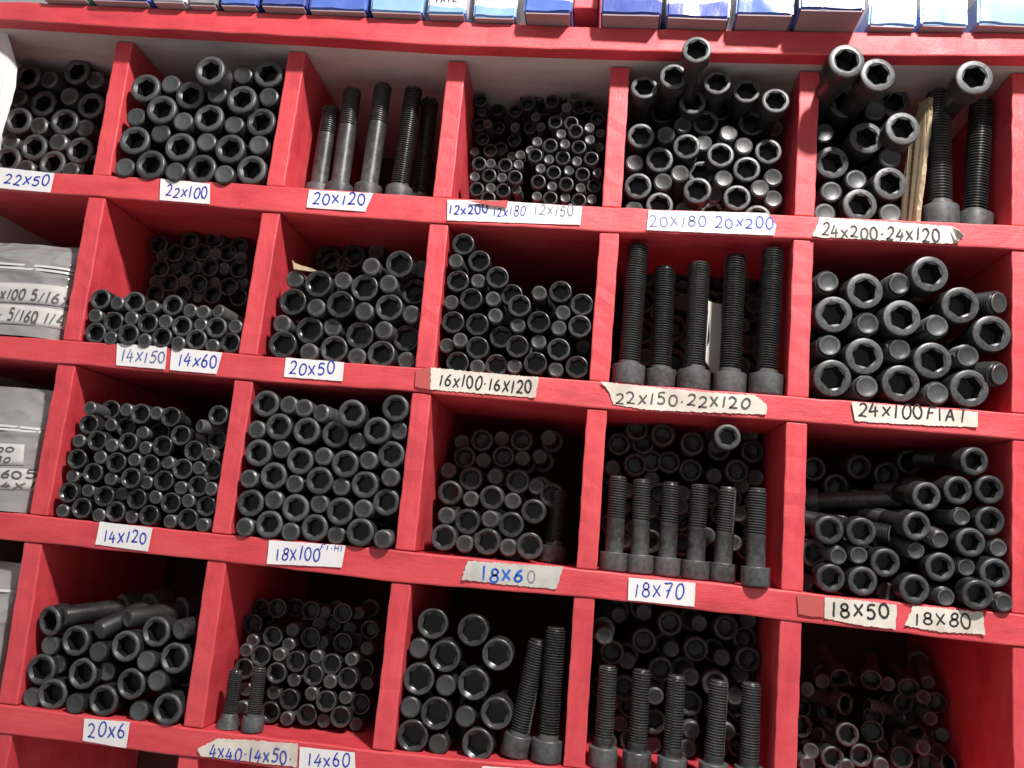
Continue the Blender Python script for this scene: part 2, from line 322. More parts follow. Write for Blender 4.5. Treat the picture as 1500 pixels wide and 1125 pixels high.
# ------------------------------------------------------------ bolts
#        head dia, height, hex across flats, thread pitch   (mm)
DIM = {12: (18, 12, 10, 1.75), 14: (21, 14, 12, 2.0), 16: (24, 16, 14, 2.0), 18: (27, 18, 14, 2.5), 20: (30, 20, 17, 2.5), 22: (33, 22, 17, 2.5), 24: (36, 24, 19, 3.0)}
def ringmesh(rings, N, cap0=True, cap1=True):
    vs = []; fs = []
    for r in rings: vs += r
    for i in range(len(rings) - 1):
        for j in range(N):
            a = i * N + j; b = i * N + (j + 1) % N; fs.append((a, b, b + N, a + N))
    if cap0: fs.append(tuple(reversed(range(N))))
    if cap1: fs.append(tuple((len(rings) - 1) * N + j for j in range(N)))
    return vs, fs
def head_geo(d, N=36, stamp=False, cone=False, oil=0):
    D, k, af, _ = [v * .001 for v in DIM[d]]; R = D / 2; af = min(af * (1.12 if oil else 1.07), R * 1.30); ch = (.045 if oil else .055 if stamp else .085) * D
    circ = lambda r, z: [(r * math.cos(2 * math.pi * j / N), r * math.sin(2 * math.pi * j / N), z) for j in range(N)]
    def hexr(z, s=1.0):
        o = []
        for j in range(N):
            t = 2 * math.pi * j / N; m = (t % (math.pi / 3)) - math.pi / 6
            r = s * af / 2 / math.cos(m); o.append((r * math.cos(t), r * math.sin(t), z))
        return o
    hc = af / 2 / math.cos(math.pi / 6)
    if cone:
        rings = [circ(d * .0005, -k * .75), circ(R * 1.12, k * .12), circ(R * 1.15, k * .2), circ(hc * 1.03, k * .2), hexr(k * .2 - .0008), hexr(k * .2 - k * .45), circ(af * .1, k * .2 - k * .55)]
    else:
        cs = 1.06 if stamp else 1.13
        if stamp: rim = [circ(R, k - ch), circ(R - ch * .35, k - ch * .3), circ(R - ch, k)]
        else: rim = [circ(R - ch * (1 - math.cos(t)), k - ch * (1 - math.sin(t))) for t in (0, .4, .8, 1.2, math.pi / 2)]
        rings = [circ(R * .97, 0), circ(R, .0006)] + rim + ([circ(hc * cs, k), circ(hc * (cs - .02), k - .0004), hexr(k - .0012)] if stamp else [circ(min(hc * 1.16, (R - ch) * .975), k), circ(min(hc * 1.125, (R - ch) * .955), k - .0003), circ(min(hc * 1.08, (R - ch) * .925), k - .0009), hexr(k - .0024)]) + [ hexr(k - .80 * k), circ(af * .12, k - .86 * k)]
    vs, fs = ringmesh(rings, N); ns = len(rings)
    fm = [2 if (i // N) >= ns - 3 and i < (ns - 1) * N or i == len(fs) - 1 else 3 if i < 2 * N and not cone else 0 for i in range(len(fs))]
    if stamp:
        rm = (R - ch + hc * 1.06) / 2; h = (R - ch - hc * 1.06) * .62; rnd = random.Random(d)
        for text, a0, sgn in (('12.9', 118, -1), ('JSHU', 236, 1)):
            lay, tot = layout(text); sc = math.radians(62) / tot
            for (c_, x, a) in lay:
                for st in G[c_]:
                    pts = [((x + gx * a) * sc, (gy - .5) * h) for gx, gy in smooth(st)]
                    n0 = len(fs)
                    def put(u, v, a0=a0, sgn=sgn):
                        t = math.radians(a0) + sgn * u; r = rm - sgn * v
                        return (r * math.cos(t), r * math.sin(t), k + .00006)
                    base = len(vs); tmpv = []; tmpf = []
                    b = len(vs); n = len(pts)
                    for i, (u, v) in enumerate(pts):
                        p = pts[max(i - 1, 0)]; q = pts[min(i + 1, n - 1)]
                        du, dv = (q[0] - p[0]) * rm, q[1] - p[1]; L = math.hypot(du, dv) or 1
                        wu, wv = -dv / L * h * .09 / rm, du / L * h * .09
                        vs += [put(u + wu, v + wv), put(u - wu, v - wv)]
                    for i in range(n - 1):
                        kk = b + 2 * i; fs.append((kk, kk + 1, kk + 3, kk + 2) if sgn > 0 else (kk, kk + 2, kk + 3, kk + 1)); fm.append(1)
    return vs, fs, fm
def shank_geo(d, L, tf=None, N=24, coarse=False):
    """shank from z=0 down to z=-L; last part threaded (a true helix), chamfered dished tip"""
    r = d * .0005; p = DIM[d][3] * .001; L *= .001
    if tf == 0:
        c0 = lambda q, z: [(q * math.cos(2 * math.pi * j / N), q * math.sin(2 * math.pi * j / N), z) for j in range(N)]
        return ringmesh([c0(r, 0), c0(r, -L * .5), c0(r, -L + r * .24), c0(r * .97, -L + r * .10), c0(r * .86, -L + .0002), c0(r * .80, -L), c0(r * .74, -L), c0(r * .62, -L + .0006), c0(r * .3, -L + .0011)], N, True, True)
    tl = min(L - .002, (2 * d + 12) * .001) if tf is None else L * tf
    if coarse:
        N = 20; circ = lambda q, z: [(q * math.cos(2 * math.pi * j / N), q * math.sin(2 * math.pi * j / N), z) for j in range(N)]
        return ringmesh([circ(r, 0), circ(r, -L + .08 * d * .001), circ(r * .82, -L), circ(r * .5, -L + .0006)], N, False, True)
    circ = lambda q, z: [(q * math.cos(2 * math.pi * j / N), q * math.sin(2 * math.pi * j / N), z) for j in range(N)]
    rings = [circ(r, 0), circ(r, -(L - tl) * .5), circ(r, -(L - tl))]
    z = L - tl + p; end = L - p * 1.1; prof = ((0, 1.0), (.14, 1.0), (.46, .85), (.68, .85))
    while z < end:
        for dz, q in prof:
            ring = []
            for j in range(N):
                t = 2 * math.pi * j / N; zz = z + p * (dz + j / N)
                rr = r * q * (1 - max(0, min(1, (zz - (L - p * 1.2)) / p)) * .15)
                ring.append((rr * math.cos(t), rr * math.sin(t), -min(zz, L - .0008)))
            rings.append(ring)
        z += p
    rings += [circ(r * .84, -L + .0005), circ(r * .80, -L), circ(r * .70, -L), circ(r * .60, -L + .0007), circ(r * .3, -L + .0012)]
    return ringmesh(rings, N, True, True)
MC = {}
def head_me(d, stamp=False, cone=False, oil=0, up=False):
    key = ('h', d, stamp, cone, oil, up)
    if key not in MC:
        v, f, fm = head_geo(d, 36, stamp, cone, oil); MC[key] = mesh_from('bolt_head', v, f, [OILED if oil == 1 else STEEL, STAMP, SOCKET, STEEL if up else SHADED_SIDE], 28, fm)
    return MC[key]
def shank_me(d, L, tf=None, oil=0):
    key = ('s', d, L, tf, oil)
    if key not in MC:
        v, f = shank_geo(d, L, tf); me = mesh_from('bolt_shank', v, [q[::-1] for q in f], [SHADED_SIDE if not tf else THREAD if tf == 1 else PART, OILED if oil == 1 else STEEL], 50, [1 if tf in (0, None) and i >= len(f) - 24 * 4 - 1 else 0 for i in range(len(f))])
        bm = bmesh.new(); bm.from_mesh(me); bmesh.ops.recalc_face_normals(bm, faces=bm.faces); bm.to_mesh(me); bm.free()
        for q in me.polygons: q.use_smooth = True
        me.set_sharp_from_angle(angle=math.radians(40)); MC[key] = me
    return MC[key]
PROTO = {}
def bolt(d, L, tip, n, kind, spin, scale, label, group, tf=None, stamp=False, cone=False, oil=0):
    """tip = centre of the face turned to the viewer, n = outward direction there; kind h: the head is that face, e: the shank end is"""
    n = Vector(n).normalized()
    key = (d, L, tf, stamp, cone, oil)
    if key not in PROTO:
        r = link('socket_bolt', None); hd = link('bolt_head', head_me(d, stamp, cone, oil, bool(tf)), r); sk = link('shank', shank_me(d, L, tf, oil), r)
        PROTO[key] = (r, hd, sk)
    else:
        p = PROTO[key]; r = p[0].copy(); COL.objects.link(r)
        for c in p[1:]:
            q = c.copy(); COL.objects.link(q); q.parent = r
    k = DIM[d][1] * .001 * scale
    ax = n if kind == 'h' else -n
    org = Vector(tip) - n * (k if kind == 'h' else L * .001 * scale)
    rot = ax.to_track_quat('Z', 'Y').to_matrix().to_4x4() @ Matrix.Rotation(spin, 4, 'Z')
    r.matrix_world = Matrix.Translation(org) @ rot @ Matrix.Scale(scale, 4)
    tag(r, label, 'bolt', group)
    return r
#  cell: (size, length, scale, stamp)
PILE = {'r0c0': (22, 50, 1.0011, 0, 0, 0), 'r0c1': (22, 100, 1.0143, 0, 0, 0), 'r0c3': (12, 150, 0.8949, 0, 1, 0), 'r0c4': (20, 180, 0.9324, 1, 2, 0), 'r0c5': (24, 120, 0.9612, 1, 0, 0), 'r1c1': (14, 60, 1.0801, 0, 0, 0), 'r1c2': (20, 50, 0.965, 0, 1, 0), 'r1c3': (16, 100, 0.9646, 0, 1, 0), 'r1c5': (24, 100, 0.9978, 1, 0, None), 'r1c4': (22, 100, 0.9786, 0, 0, 0), 'r2c1': (14, 120, 0.9962, 0, 1, 0), 'r2c2': (18, 100, 1.0195, 0, 0, 0), 'r2c3': (18, 60, 0.9635, 0, 1, 0), 'r2c4': (18, 70, 0.9526, 0, 0, None), 'r2c5': (18, 80, 0.9971, 0, 0, None), 'r3c1': (20, 60, 0.9915, 0, 0, 0), 'r3c2': (14, 50, 0.9897, 0, 1, 0), 'r3c3': (20, 60, 0.996, 0, 1, 0), 'r3c4': (18, 60, 0.9528, 0, 1, None), 'r3c5': (16, 50, 0.9297, 0, 0, None)}
LYING = [
 ('r0c0', 'h', 1525, 501, 14832, -0.022, -0.999, -0.027, 'rightmost bolt showing its socket head in bottom row, compartment above 22X50 label'),
 ('r0c0', 'h', 1039, 498, 14857, -0.054, -0.998, 0.021, 'second-from-left bolt showing its socket head in bottom row, compartment above 22X50 label'),
 ('r0c0', 'h', 483, 481, 14870, 0.0, -1.0, 0.007, 'leftmost bolt showing its socket head in bottom row, compartment above 22X50 label'),
 ('r0c0', 'h', 1368, 471, 15027, -0.01, -1.0, -0.002, 'rightmost bolt showing its socket head in second row up, compartment above 22X50 label'),
 ('r0c0', 'h', 761, 509, 15054, -0.013, -1.0, -0.012, 'leftmost bolt showing its socket head in second row up, compartment above 22X50 label'),
 ('r0c0', 'h', 1109, 473, 15376, 0.077, -0.997, -0.009, 'rightmost bolt showing its socket head in third row up, compartment above 22X50 label'),
 ('r0c0', 'h', 527, 475, 15364, 0.017, -0.999, -0.043, 'leftmost bolt showing its socket head in third row up, compartment above 22X50 label'),
 ('r0c0', 'h', 1370, 518, 15620, 0.021, -1.0, 0.014, 'rightmost bolt showing its socket head in fourth row up, compartment above 22X50 label'),
 ('r0c0', 'h', 788, 481, 15601, -0.042, -0.999, -0.003, 'leftmost bolt showing its socket head in fourth row up, compartment above 22X50 label'),
 ('r0c0', 'h', 514, 497, 15942, -0.063, -0.998, -0.025, 'leftmost bolt showing its socket head in top row, compartment above 22X50 label'),
 ('r0c0', 'h', 1123, 498, 16034, -0.04, -0.999, -0.002, 'rightmost bolt showing its socket head in top row, compartment above 22X50 label'),
 ('r0c1', 'e', 3429, -65, 14598, 0.013, -1.0, 0.026, 'rightmost bolt showing its threaded end in bottom row, compartment above 22X100 label'),
 ('r0c1', 'e', 2876, -69, 14598, -0.004, -0.999, 0.032, 'second-from-left bolt showing its threaded end in bottom row, compartment above 22X100 label'),
 ('r0c1', 'e', 2287, -48, 14624, 0.018, -1.0, -0.01, 'leftmost bolt showing its threaded end in bottom row, compartment above 22X100 label'),
 ('r0c1', 'e', 3743, -25, 14969, 0.025, -0.999, -0.033, 'rightmost bolt showing its threaded end in second row up, compartment above 22X100 label'),
 ('r0c1', 'e', 3144, -12, 14981, 0.02, -1.0, 0.009, 'second-from-left bolt showing its threaded end in second row up, compartment above 22X100 label'),
 ('r0c1', 'e', 2613, -22, 15052, -0.005, -1.0, 0.018, 'leftmost bolt showing its threaded end in second row up, compartment above 22X100 label'),
 ('r0c1', 'e', 3426, -14, 15198, -0.002, -0.998, 0.056, 'rightmost bolt showing its threaded end in third row up, compartment above 22X100 label'),
 ('r0c1', 'e', 2873, -67, 15181, 0.022, -1.0, -0.005, 'second-from-left bolt showing its threaded end in third row up, compartment above 22X100 label'),
 ('r0c1', 'e', 2296, -22, 15231, -0.012, -1.0, 0.007, 'leftmost bolt showing its threaded end in third row up, compartment above 22X100 label'),
 ('r0c1', 'e', 3762, 6, 15549, 0.059, -0.998, -0.019, 'rightmost bolt showing its threaded end in fourth row up, compartment above 22X100 label'),
 ('r0c1', 'e', 3199, -55, 15528, -0.005, -0.997, -0.071, 'second-from-left bolt showing its threaded end in fourth row up, compartment above 22X100 label'),
 ('r0c1', 'e', 2620, -1, 15649, 0.007, -1.0, 0.016, 'leftmost bolt showing its threaded end in fourth row up, compartment above 22X100 label'),
 ('r0c1', 'e', 3427, 3, 15797, 0.009, -1.0, -0.021, 'only bolt showing its threaded end in top row, compartment above 22X100 label'),
 ('r0c1', 'h', 3696, -12, 14689, -0.039, -0.999, 0.004, 'rightmost bolt showing its socket head in bottom row, compartment above 22X100 label'),
 ('r0c1', 'h', 3146, -34, 14663, -0.023, -0.999, 0.024, 'second-from-left bolt showing its socket head in bottom row, compartment above 22X100 label'),
 ('r0c1', 'h', 2582, -65, 14667, -0.019, -1.0, -0.011, 'leftmost bolt showing its socket head in bottom row, compartment above 22X100 label'),
 ('r0c1', 'h', 3440, -50, 14902, -0.003, -1.0, 0.011, 'rightmost bolt showing its socket head in second row up, compartment above 22X100 label'),
 ('r0c1', 'h', 2875, -57, 14894, -0.003, -0.999, 0.052, 'second-from-left bolt showing its socket head in second row up, compartment above 22X100 label'),
 ('r0c1', 'h', 2333, -31, 14957, 0.073, -0.996, 0.053, 'leftmost bolt showing its socket head in second row up, compartment above 22X100 label'),
 ('r0c1', 'h', 3704, 23, 15261, -0.046, -0.998, 0.036, 'rightmost bolt showing its socket head in third row up, compartment above 22X100 label'),
 ('r0c1', 'h', 3131, -22, 15264, -0.021, -0.998, 0.059, 'second-from-left bolt showing its socket head in third row up, compartment above 22X100 label'),
 ('r0c1', 'h', 2601, -64, 15315, 0.05, -0.999, 0.02, 'leftmost bolt showing its socket head in third row up, compartment above 22X100 label'),
 ('r0c1', 'h', 3488, -57, 15479, -0.01, -0.997, 0.079, 'rightmost bolt showing its socket head in fourth row up, compartment above 22X100 label'),
 ('r0c1', 'h', 2883, -31, 15515, 0.023, -1.0, 0.021, 'second-from-left bolt showing its socket head in fourth row up, compartment above 22X100 label'),
 ('r0c1', 'h', 2345, -25, 15582, 0.017, -1.0, 0.015, 'leftmost bolt showing its socket head in fourth row up, compartment above 22X100 label'),
 ('r0c1', 'h', 3708, 21, 15837, -0.002, -1.0, -0.016, 'rightmost bolt showing its socket head in top row, compartment above 22X100 label'),
 ('r0c1', 'h', 3173, -239, 15700, -0.03, -0.999, -0.012, 'leftmost bolt showing its socket head in top row, compartment above 22X100 label'),
 ('r0c4', 'h', 9069, 108, 14494, -0.033, -0.999, 0.023, 'rightmost bolt showing its socket head in bottom row, compartment above 20X200 label'),
 ('r0c4', 'h', 8640, 278, 14571, -0.017, -0.998, -0.057, 'second-from-left bolt showing its socket head in bottom row, compartment above 20X200 label'),
 ('r0c4', 'h', 8075, 101, 14574, 0.063, -0.998, 0.006, 'leftmost bolt showing its socket head in bottom row, compartment above 20X200 label'),
 ('r0c4', 'h', 8855, 94, 14695, 0.006, -1.0, 0.017, 'rightmost bolt showing its socket head in second row up, compartment above 20X200 label'),
 ('r0c4', 'h', 8437, -39, 14697, -0.047, -0.999, 0.014, 'second-from-left bolt showing its socket head in second row up, compartment above 20X200 label'),
 ('r0c4', 'h', 7839, 71, 14758, -0.017, -0.998, -0.055, 'leftmost bolt showing its socket head in second row up, compartment above 20X200 label'),
 ('r0c4', 'h', 8500, 321, 15044, -0.037, -0.999, 0.017, 'second-from-left bolt showing its socket head in third row up, compartment above 20X200 label'),
 ('r0c4', 'h', 8941, 116, 15023, -0.016, -0.999, 0.03, 'rightmost bolt showing its socket head in third row up, compartment above 20X200 label'),
 ('r0c4', 'h', 8043, 74, 15063, 0.032, -0.999, -0.01, 'leftmost bolt showing its socket head in third row up, compartment above 20X200 label'),
 ('r0c4', 'h', 8664, 81, 15150, 0.016, -0.998, 0.055, 'third-from-left bolt showing its socket head in fourth row up, compartment above 20X200 label'),
 ('r0c4', 'h', 9172, 229, 15283, 0.012, -1.0, -0.006, 'rightmost bolt showing its socket head in fourth row up, compartment above 20X200 label'),
 ('r0c4', 'h', 8313, 101, 15236, -0.015, -1.0, -0.007, 'second-from-left bolt showing its socket head in fourth row up, compartment above 20X200 label'),
 ('r0c4', 'h', 7833, 76, 15320, 0.037, -0.999, 0.009, 'leftmost bolt showing its socket head in fourth row up, compartment above 20X200 label'),
 ('r0c4', 'h', 9026, 451, 15706, 0.004, -1.0, 0.011, 'fourth-from-left bolt showing its socket head in sixth row up, compartment above 20X200 label'),
 ('r0c4', 'h', 8518, 360, 15648, 0.002, -0.999, -0.035, 'third-from-left bolt showing its socket head in sixth row up, compartment above 20X200 label'),
 ('r0c4', 'h', 8350, 134, 15759, -0.001, -1.0, 0.014, 'second-from-left bolt showing its socket head in sixth row up, compartment above 20X200 label'),
 ('r0c4', 'h', 9178, -29, 15722, 0.014, -0.999, 0.043, 'rightmost bolt showing its socket head in sixth row up, compartment above 20X200 label'),
 ('r0c4', 'h', 8889, 28, 15852, -0.037, -0.999, 0.026, 'rightmost bolt showing its socket head in top row, compartment above 20X200 label'),
 ('r0c4', 'h', 7829, -65, 15797, 0.021, -0.994, 0.105, 'leftmost bolt showing its socket head in sixth row up, compartment above 20X200 label'),
 ('r0c4', 'h', 8575, -50, 15891, -0.047, -0.999, 0.025, 'third-from-left bolt showing its socket head in top row, compartment above 20X200 label'),
 ('r0c4', 'h', 8112, -217, 15841, 0.015, -1.0, 0.017, 'leftmost bolt showing its socket head in top row, compartment above 20X200 label'),
 ('r0c4', 'h', 8291, -676, 15867, -0.01, -1.0, 0.024, 'second-from-left bolt showing its socket head in top row, compartment above 20X200 label'),
 ('r0c5', 'e', 10391, 143, 14625, 0.008, -1.0, -0.024, 'rightmost bolt showing its threaded end in bottom row, compartment above 24X200 label'),
 ('r0c5', 'e', 9744, 132, 14589, 0.053, -0.999, -0.007, 'leftmost bolt showing its threaded end in bottom row, compartment above 24X200 label'),
 ('r0c5', 'e', 9800, 126, 14825, 0.033, -0.999, -0.021, 'leftmost bolt showing its threaded end in second row up, compartment above 24X200 label'),
 ('r0c5', 'e', 10045, 138, 14972, 0.061, -0.998, -0.002, 'rightmost bolt showing its threaded end in second row up, compartment above 24X200 label'),
 ('r0c5', 'e', 10376, 127, 15229, 0.084, -0.996, -0.037, 'only bolt showing its threaded end in third row up, compartment above 24X200 label'),
 ('r0c5', 'e', 9761, 332, 15573, 0.074, -0.996, -0.048, 'only bolt showing its threaded end in fourth row up, compartment above 24X200 label'),
 ('r0c5', 'e', 10248, 228, 15796, 0.052, -0.998, -0.034, 'only bolt showing its threaded end in fifth row up, compartment above 24X200 label'),
 ('r0c5', 'h', 10078, 94, 14684, 0.056, -0.997, -0.048, 'only bolt showing its socket head in bottom row, compartment above 24X200 label'),
 ('r0c5', 'h', 10369, 93, 14933, 0.101, -0.994, -0.035, 'only bolt showing its socket head in second row up, compartment above 24X200 label'),
 ('r0c5', 'h', 9800, 133, 15148, 0.07, -0.996, -0.06, 'only bolt showing its socket head in third row up, compartment above 24X200 label'),
 ('r0c5', 'h', 10128, 93, 15417, 0.058, -0.998, 0.012, 'leftmost bolt showing its socket head in fourth row up, compartment above 24X200 label'),
 ('r0c5', 'h', 10433, -52, 15462, 0.052, -0.998, -0.028, 'rightmost bolt showing its socket head in fourth row up, compartment above 24X200 label'),
 ('r0c5', 'h', 9944, 232, 15874, 0.02, -1.0, 0.013, 'second-from-left bolt showing its socket head in fifth row up, compartment above 24X200 label'),
 ('r0c5', 'h', 10496, 424, 16014, 0.02, -1.0, 0.017, 'only bolt showing its socket head in top row, compartment above 24X200 label'),
 ('r0c5', 'h', 10959, -445, 15818, -0.01, -0.999, -0.037, 'rightmost bolt showing its socket head in fifth row up, compartment above 24X200 label'),
 ('r0c5', 'h', 10065, -433, 15817, 0.097, -0.995, -0.004, 'third-from-left bolt showing its socket head in fifth row up, compartment above 24X200 label'),
 ('r0c5', 'h', 9720, -602, 15851, 0.047, -0.999, 0.001, 'leftmost bolt showing its socket head in fifth row up, compartment above 24X200 label'),
 ('r1c1', 'h', 3736, 31, 12783, -0.04, -0.999, -0.013, 'rightmost bolt showing its socket head in bottom row, compartment above 14X150 label'),
 ('r1c1', 'h', 3396, -38, 12778, 0.011, -1.0, 0.006, 'fourth-from-left bolt showing its socket head in bottom row, compartment above 14X150 label'),
 ('r1c1', 'h', 3022, -44, 12773, -0.01, -1.0, -0.01, 'third-from-left bolt showing its socket head in bottom row, compartment above 14X150 label'),
 ('r1c1', 'h', 2666, -68, 12777, 0.022, -1.0, 0.009, 'second-from-left bolt showing its socket head in bottom row, compartment above 14X150 label'),
 ('r1c1', 'h', 2269, -11, 12777, 0.053, -0.998, -0.031, 'leftmost bolt showing its socket head in bottom row, compartment above 14X150 label'),
 ('r1c1', 'h', 3585, -25, 12925, 0.008, -1.0, 0.021, 'rightmost bolt showing its socket head in second row up, compartment above 14X150 label'),
 ('r1c1', 'h', 3215, -36, 12910, -0.036, -0.999, -0.023, 'third-from-left bolt showing its socket head in second row up, compartment above 14X150 label'),
 ('r1c1', 'h', 2845, -48, 12916, -0.006, -0.999, 0.045, 'second-from-left bolt showing its socket head in second row up, compartment above 14X150 label'),
 ('r1c1', 'h', 2448, -16, 12907, 0.009, -0.999, -0.041, 'leftmost bolt showing its socket head in second row up, compartment above 14X150 label'),
 ('r1c1', 'h', 3073, -26, 13131, 0.001, -1.0, 0.015, 'rightmost bolt showing its socket head in top row, compartment above 14X150 label'),
 ('r1c1', 'h', 2654, -38, 13134, 0.074, -0.997, -0.001, 'second-from-left bolt showing its socket head in top row, compartment above 14X150 label'),
 ('r1c1', 'h', 2269, -35, 13143, -0.045, -0.999, 0.025, 'leftmost bolt showing its socket head in top row, compartment above 14X150 label'),
 ('r1c2', 'h', 5349, 41, 12785, -0.014, -0.996, 0.09, 'rightmost bolt showing its socket head in bottom row, compartment above 20X50 label'),
 ('r1c2', 'h', 4841, 58, 12802, -0.028, -0.999, 0.024, 'second-from-left bolt showing its socket head in bottom row, compartment above 20X50 label'),
 ('r1c2', 'h', 4304, 23, 12806, 0.069, -0.997, 0.022, 'leftmost bolt showing its socket head in bottom row, compartment above 20X50 label'),
 ('r1c2', 'h', 5554, 203, 13004, 0.033, -0.999, -0.009, 'rightmost bolt showing its socket head in second row up, compartment above 20X50 label'),
 ('r1c2', 'h', 5096, 63, 12969, 0.024, -1.0, -0.014, 'second-from-left bolt showing its socket head in second row up, compartment above 20X50 label'),
 ('r1c2', 'h', 4555, 59, 12984, -0.023, -1.0, 0.003, 'leftmost bolt showing its socket head in second row up, compartment above 20X50 label'),
 ('r1c2', 'h', 5369, 55, 13284, -0.014, -0.999, 0.035, 'rightmost bolt showing its socket head in third row up, compartment above 20X50 label'),
 ('r1c2', 'h', 4859, 21, 13274, -0.004, -1.0, 0.018, 'second-from-left bolt showing its socket head in third row up, compartment above 20X50 label'),
 ('r1c2', 'h', 4338, 53, 13274, -0.018, -1.0, -0.012, 'leftmost bolt showing its socket head in third row up, compartment above 20X50 label'),
 ('r1c2', 'h', 5557, 301, 13539, 0.004, -1.0, 0.022, 'rightmost bolt showing its socket head in fourth row up, compartment above 20X50 label'),
 ('r1c2', 'h', 5082, 65, 13481, 0.014, -1.0, 0.003, 'second-from-left bolt showing its socket head in fourth row up, compartment above 20X50 label'),
 ('r1c2', 'h', 4597, 14, 13477, -0.038, -0.999, 0.01, 'leftmost bolt showing its socket head in fourth row up, compartment above 20X50 label'),
 ('r1c2', 'h', 5425, 49, 13755, 0.003, -1.0, -0.019, 'only bolt showing its socket head in top row, compartment above 20X50 label'),
 ('r1c3', 'h', 7358, 80, 12804, -0.024, -0.999, 0.036, 'rightmost bolt showing its socket head in bottom row, compartment above 16X100 label'),
 ('r1c3', 'h', 6537, 122, 12769, 0.053, -0.999, -0.006, 'second-from-left bolt showing its socket head in bottom row, compartment above 16X100 label'),
 ('r1c3', 'h', 6943, -20, 12792, -0.005, -1.0, -0.004, 'third-from-left bolt showing its socket head in bottom row, compartment above 16X100 label'),
 ('r1c3', 'h', 6151, 25, 12746, 0.03, -1.0, 0.003, 'leftmost bolt showing its socket head in bottom row, compartment above 16X100 label'),
 ('r1c3', 'h', 7159, 49, 12964, -0.02, -1.0, 0.018, 'rightmost bolt showing its socket head in second row up, compartment above 16X100 label'),
 ('r1c3', 'h', 6342, 4, 12912, 0.028, -0.999, -0.015, 'leftmost bolt showing its socket head in second row up, compartment above 16X100 label'),
 ('r1c3', 'h', 6741, 31, 12961, -0.031, -0.999, -0.041, 'second-from-left bolt showing its socket head in second row up, compartment above 16X100 label'),
 ('r1c3', 'h', 6556, 109, 13065, 0.022, -1.0, 0.022, 'third-from-left bolt showing its socket head in third row up, compartment above 16X100 label'),
 ('r1c3', 'h', 7354, 36, 13215, 0.018, -1.0, 0.012, 'rightmost bolt showing its socket head in third row up, compartment above 16X100 label'),
 ('r1c3', 'h', 6315, 6, 13155, -0.021, -0.999, -0.042, 'second-from-left bolt showing its socket head in third row up, compartment above 16X100 label'),
 ('r1c3', 'h', 6056, 50, 13171, 0.014, -1.0, 0.009, 'leftmost bolt showing its socket head in third row up, compartment above 16X100 label'),
 ('r1c3', 'h', 6936, 11, 13225, -0.047, -0.998, 0.033, 'fourth-from-left bolt showing its socket head in third row up, compartment above 16X100 label'),
 ('r1c3', 'h', 6732, -40, 13369, -0.001, -1.0, 0.02, 'second-from-left bolt showing its socket head in fourth row up, compartment above 16X100 label'),
 ('r1c3', 'h', 7358, 54, 13446, -0.004, -1.0, -0.027, 'rightmost bolt showing its socket head in fourth row up, compartment above 16X100 label'),
 ('r1c3', 'h', 6224, 17, 13420, -0.027, -0.999, 0.026, 'leftmost bolt showing its socket head in fourth row up, compartment above 16X100 label'),
 ('r1c3', 'h', 6624, 118, 13519, -0.016, -1.0, 0.026, 'second-from-left bolt showing its socket head in fifth row up, compartment above 16X100 label'),
 ('r1c3', 'h', 7128, 44, 13566, -0.034, -0.997, 0.063, 'rightmost bolt showing its socket head in fifth row up, compartment above 16X100 label'),
 ('r1c3', 'h', 6061, 48, 13611, 0.011, -0.999, 0.04, 'leftmost bolt showing its socket head in fifth row up, compartment above 16X100 label'),
 ('r1c3', 'h', 6474, 27, 13670, 0.092, -0.996, 0.006, 'only bolt showing its socket head in sixth row up, compartment above 16X100 label'),
 ('r1c3', 'h', 6263, 43, 13838, 0.003, -0.999, 0.039, 'only bolt showing its socket head in seventh row up, compartment above 16X100 label'),
 ('r1c3', 'h', 6079, 39, 14009, 0.029, -1.0, 0.002, 'only bolt showing its socket head in top row, compartment above 16X100 label'),
 ('r1c5', 'e', 10811, 10, 12787, 0.022, -0.999, -0.039, 'rightmost bolt showing its threaded end in bottom row, compartment above 24X100 label'),
 ('r1c5', 'e', 10147, -24, 12792, 0.053, -0.998, -0.022, 'leftmost bolt showing its threaded end in bottom row, compartment above 24X100 label'),
 ('r1c5', 'e', 11356, -43, 13003, 0.437, -0.884, -0.166, 'rightmost bolt showing its threaded end in second row up, compartment above 24X100 label'),
 ('r1c5', 'e', 11091, 18, 13174, 0.03, -0.997, -0.07, 'third-from-left bolt showing its threaded end in second row up, compartment above 24X100 label'),
 ('r1c5', 'e', 10462, 28, 13194, 0.069, -0.995, -0.073, 'second-from-left bolt showing its threaded end in second row up, compartment above 24X100 label'),
 ('r1c5', 'e', 9805, 42, 13192, 0.026, -0.999, -0.036, 'leftmost bolt showing its threaded end in second row up, compartment above 24X100 label'),
 ('r1c5', 'e', 10802, 12, 13451, -0.002, -0.999, -0.05, 'rightmost bolt showing its threaded end in third row up, compartment above 24X100 label'),
 ('r1c5', 'e', 10151, 5, 13426, -0.03, -0.997, -0.071, 'leftmost bolt showing its threaded end in third row up, compartment above 24X100 label'),
 ('r1c5', 'e', 11356, -37, 13708, 0.441, -0.892, -0.105, 'rightmost bolt showing its threaded end in fourth row up, compartment above 24X100 label'),
 ('r1c5', 'e', 10460, 50, 13862, 0.061, -0.994, -0.095, 'second-from-left bolt showing its threaded end in fourth row up, compartment above 24X100 label'),
 ('r1c5', 'e', 9767, 31, 13836, 0.03, -0.996, -0.079, 'leftmost bolt showing its threaded end in fourth row up, compartment above 24X100 label'),
 ('r1c5', 'h', 11099, -5, 12855, -0.003, -0.997, -0.077, 'rightmost bolt showing its socket head in bottom row, compartment above 24X100 label'),
 ('r1c5', 'h', 10479, 28, 12862, 0.003, -0.998, -0.065, 'second-from-left bolt showing its socket head in bottom row, compartment above 24X100 label'),
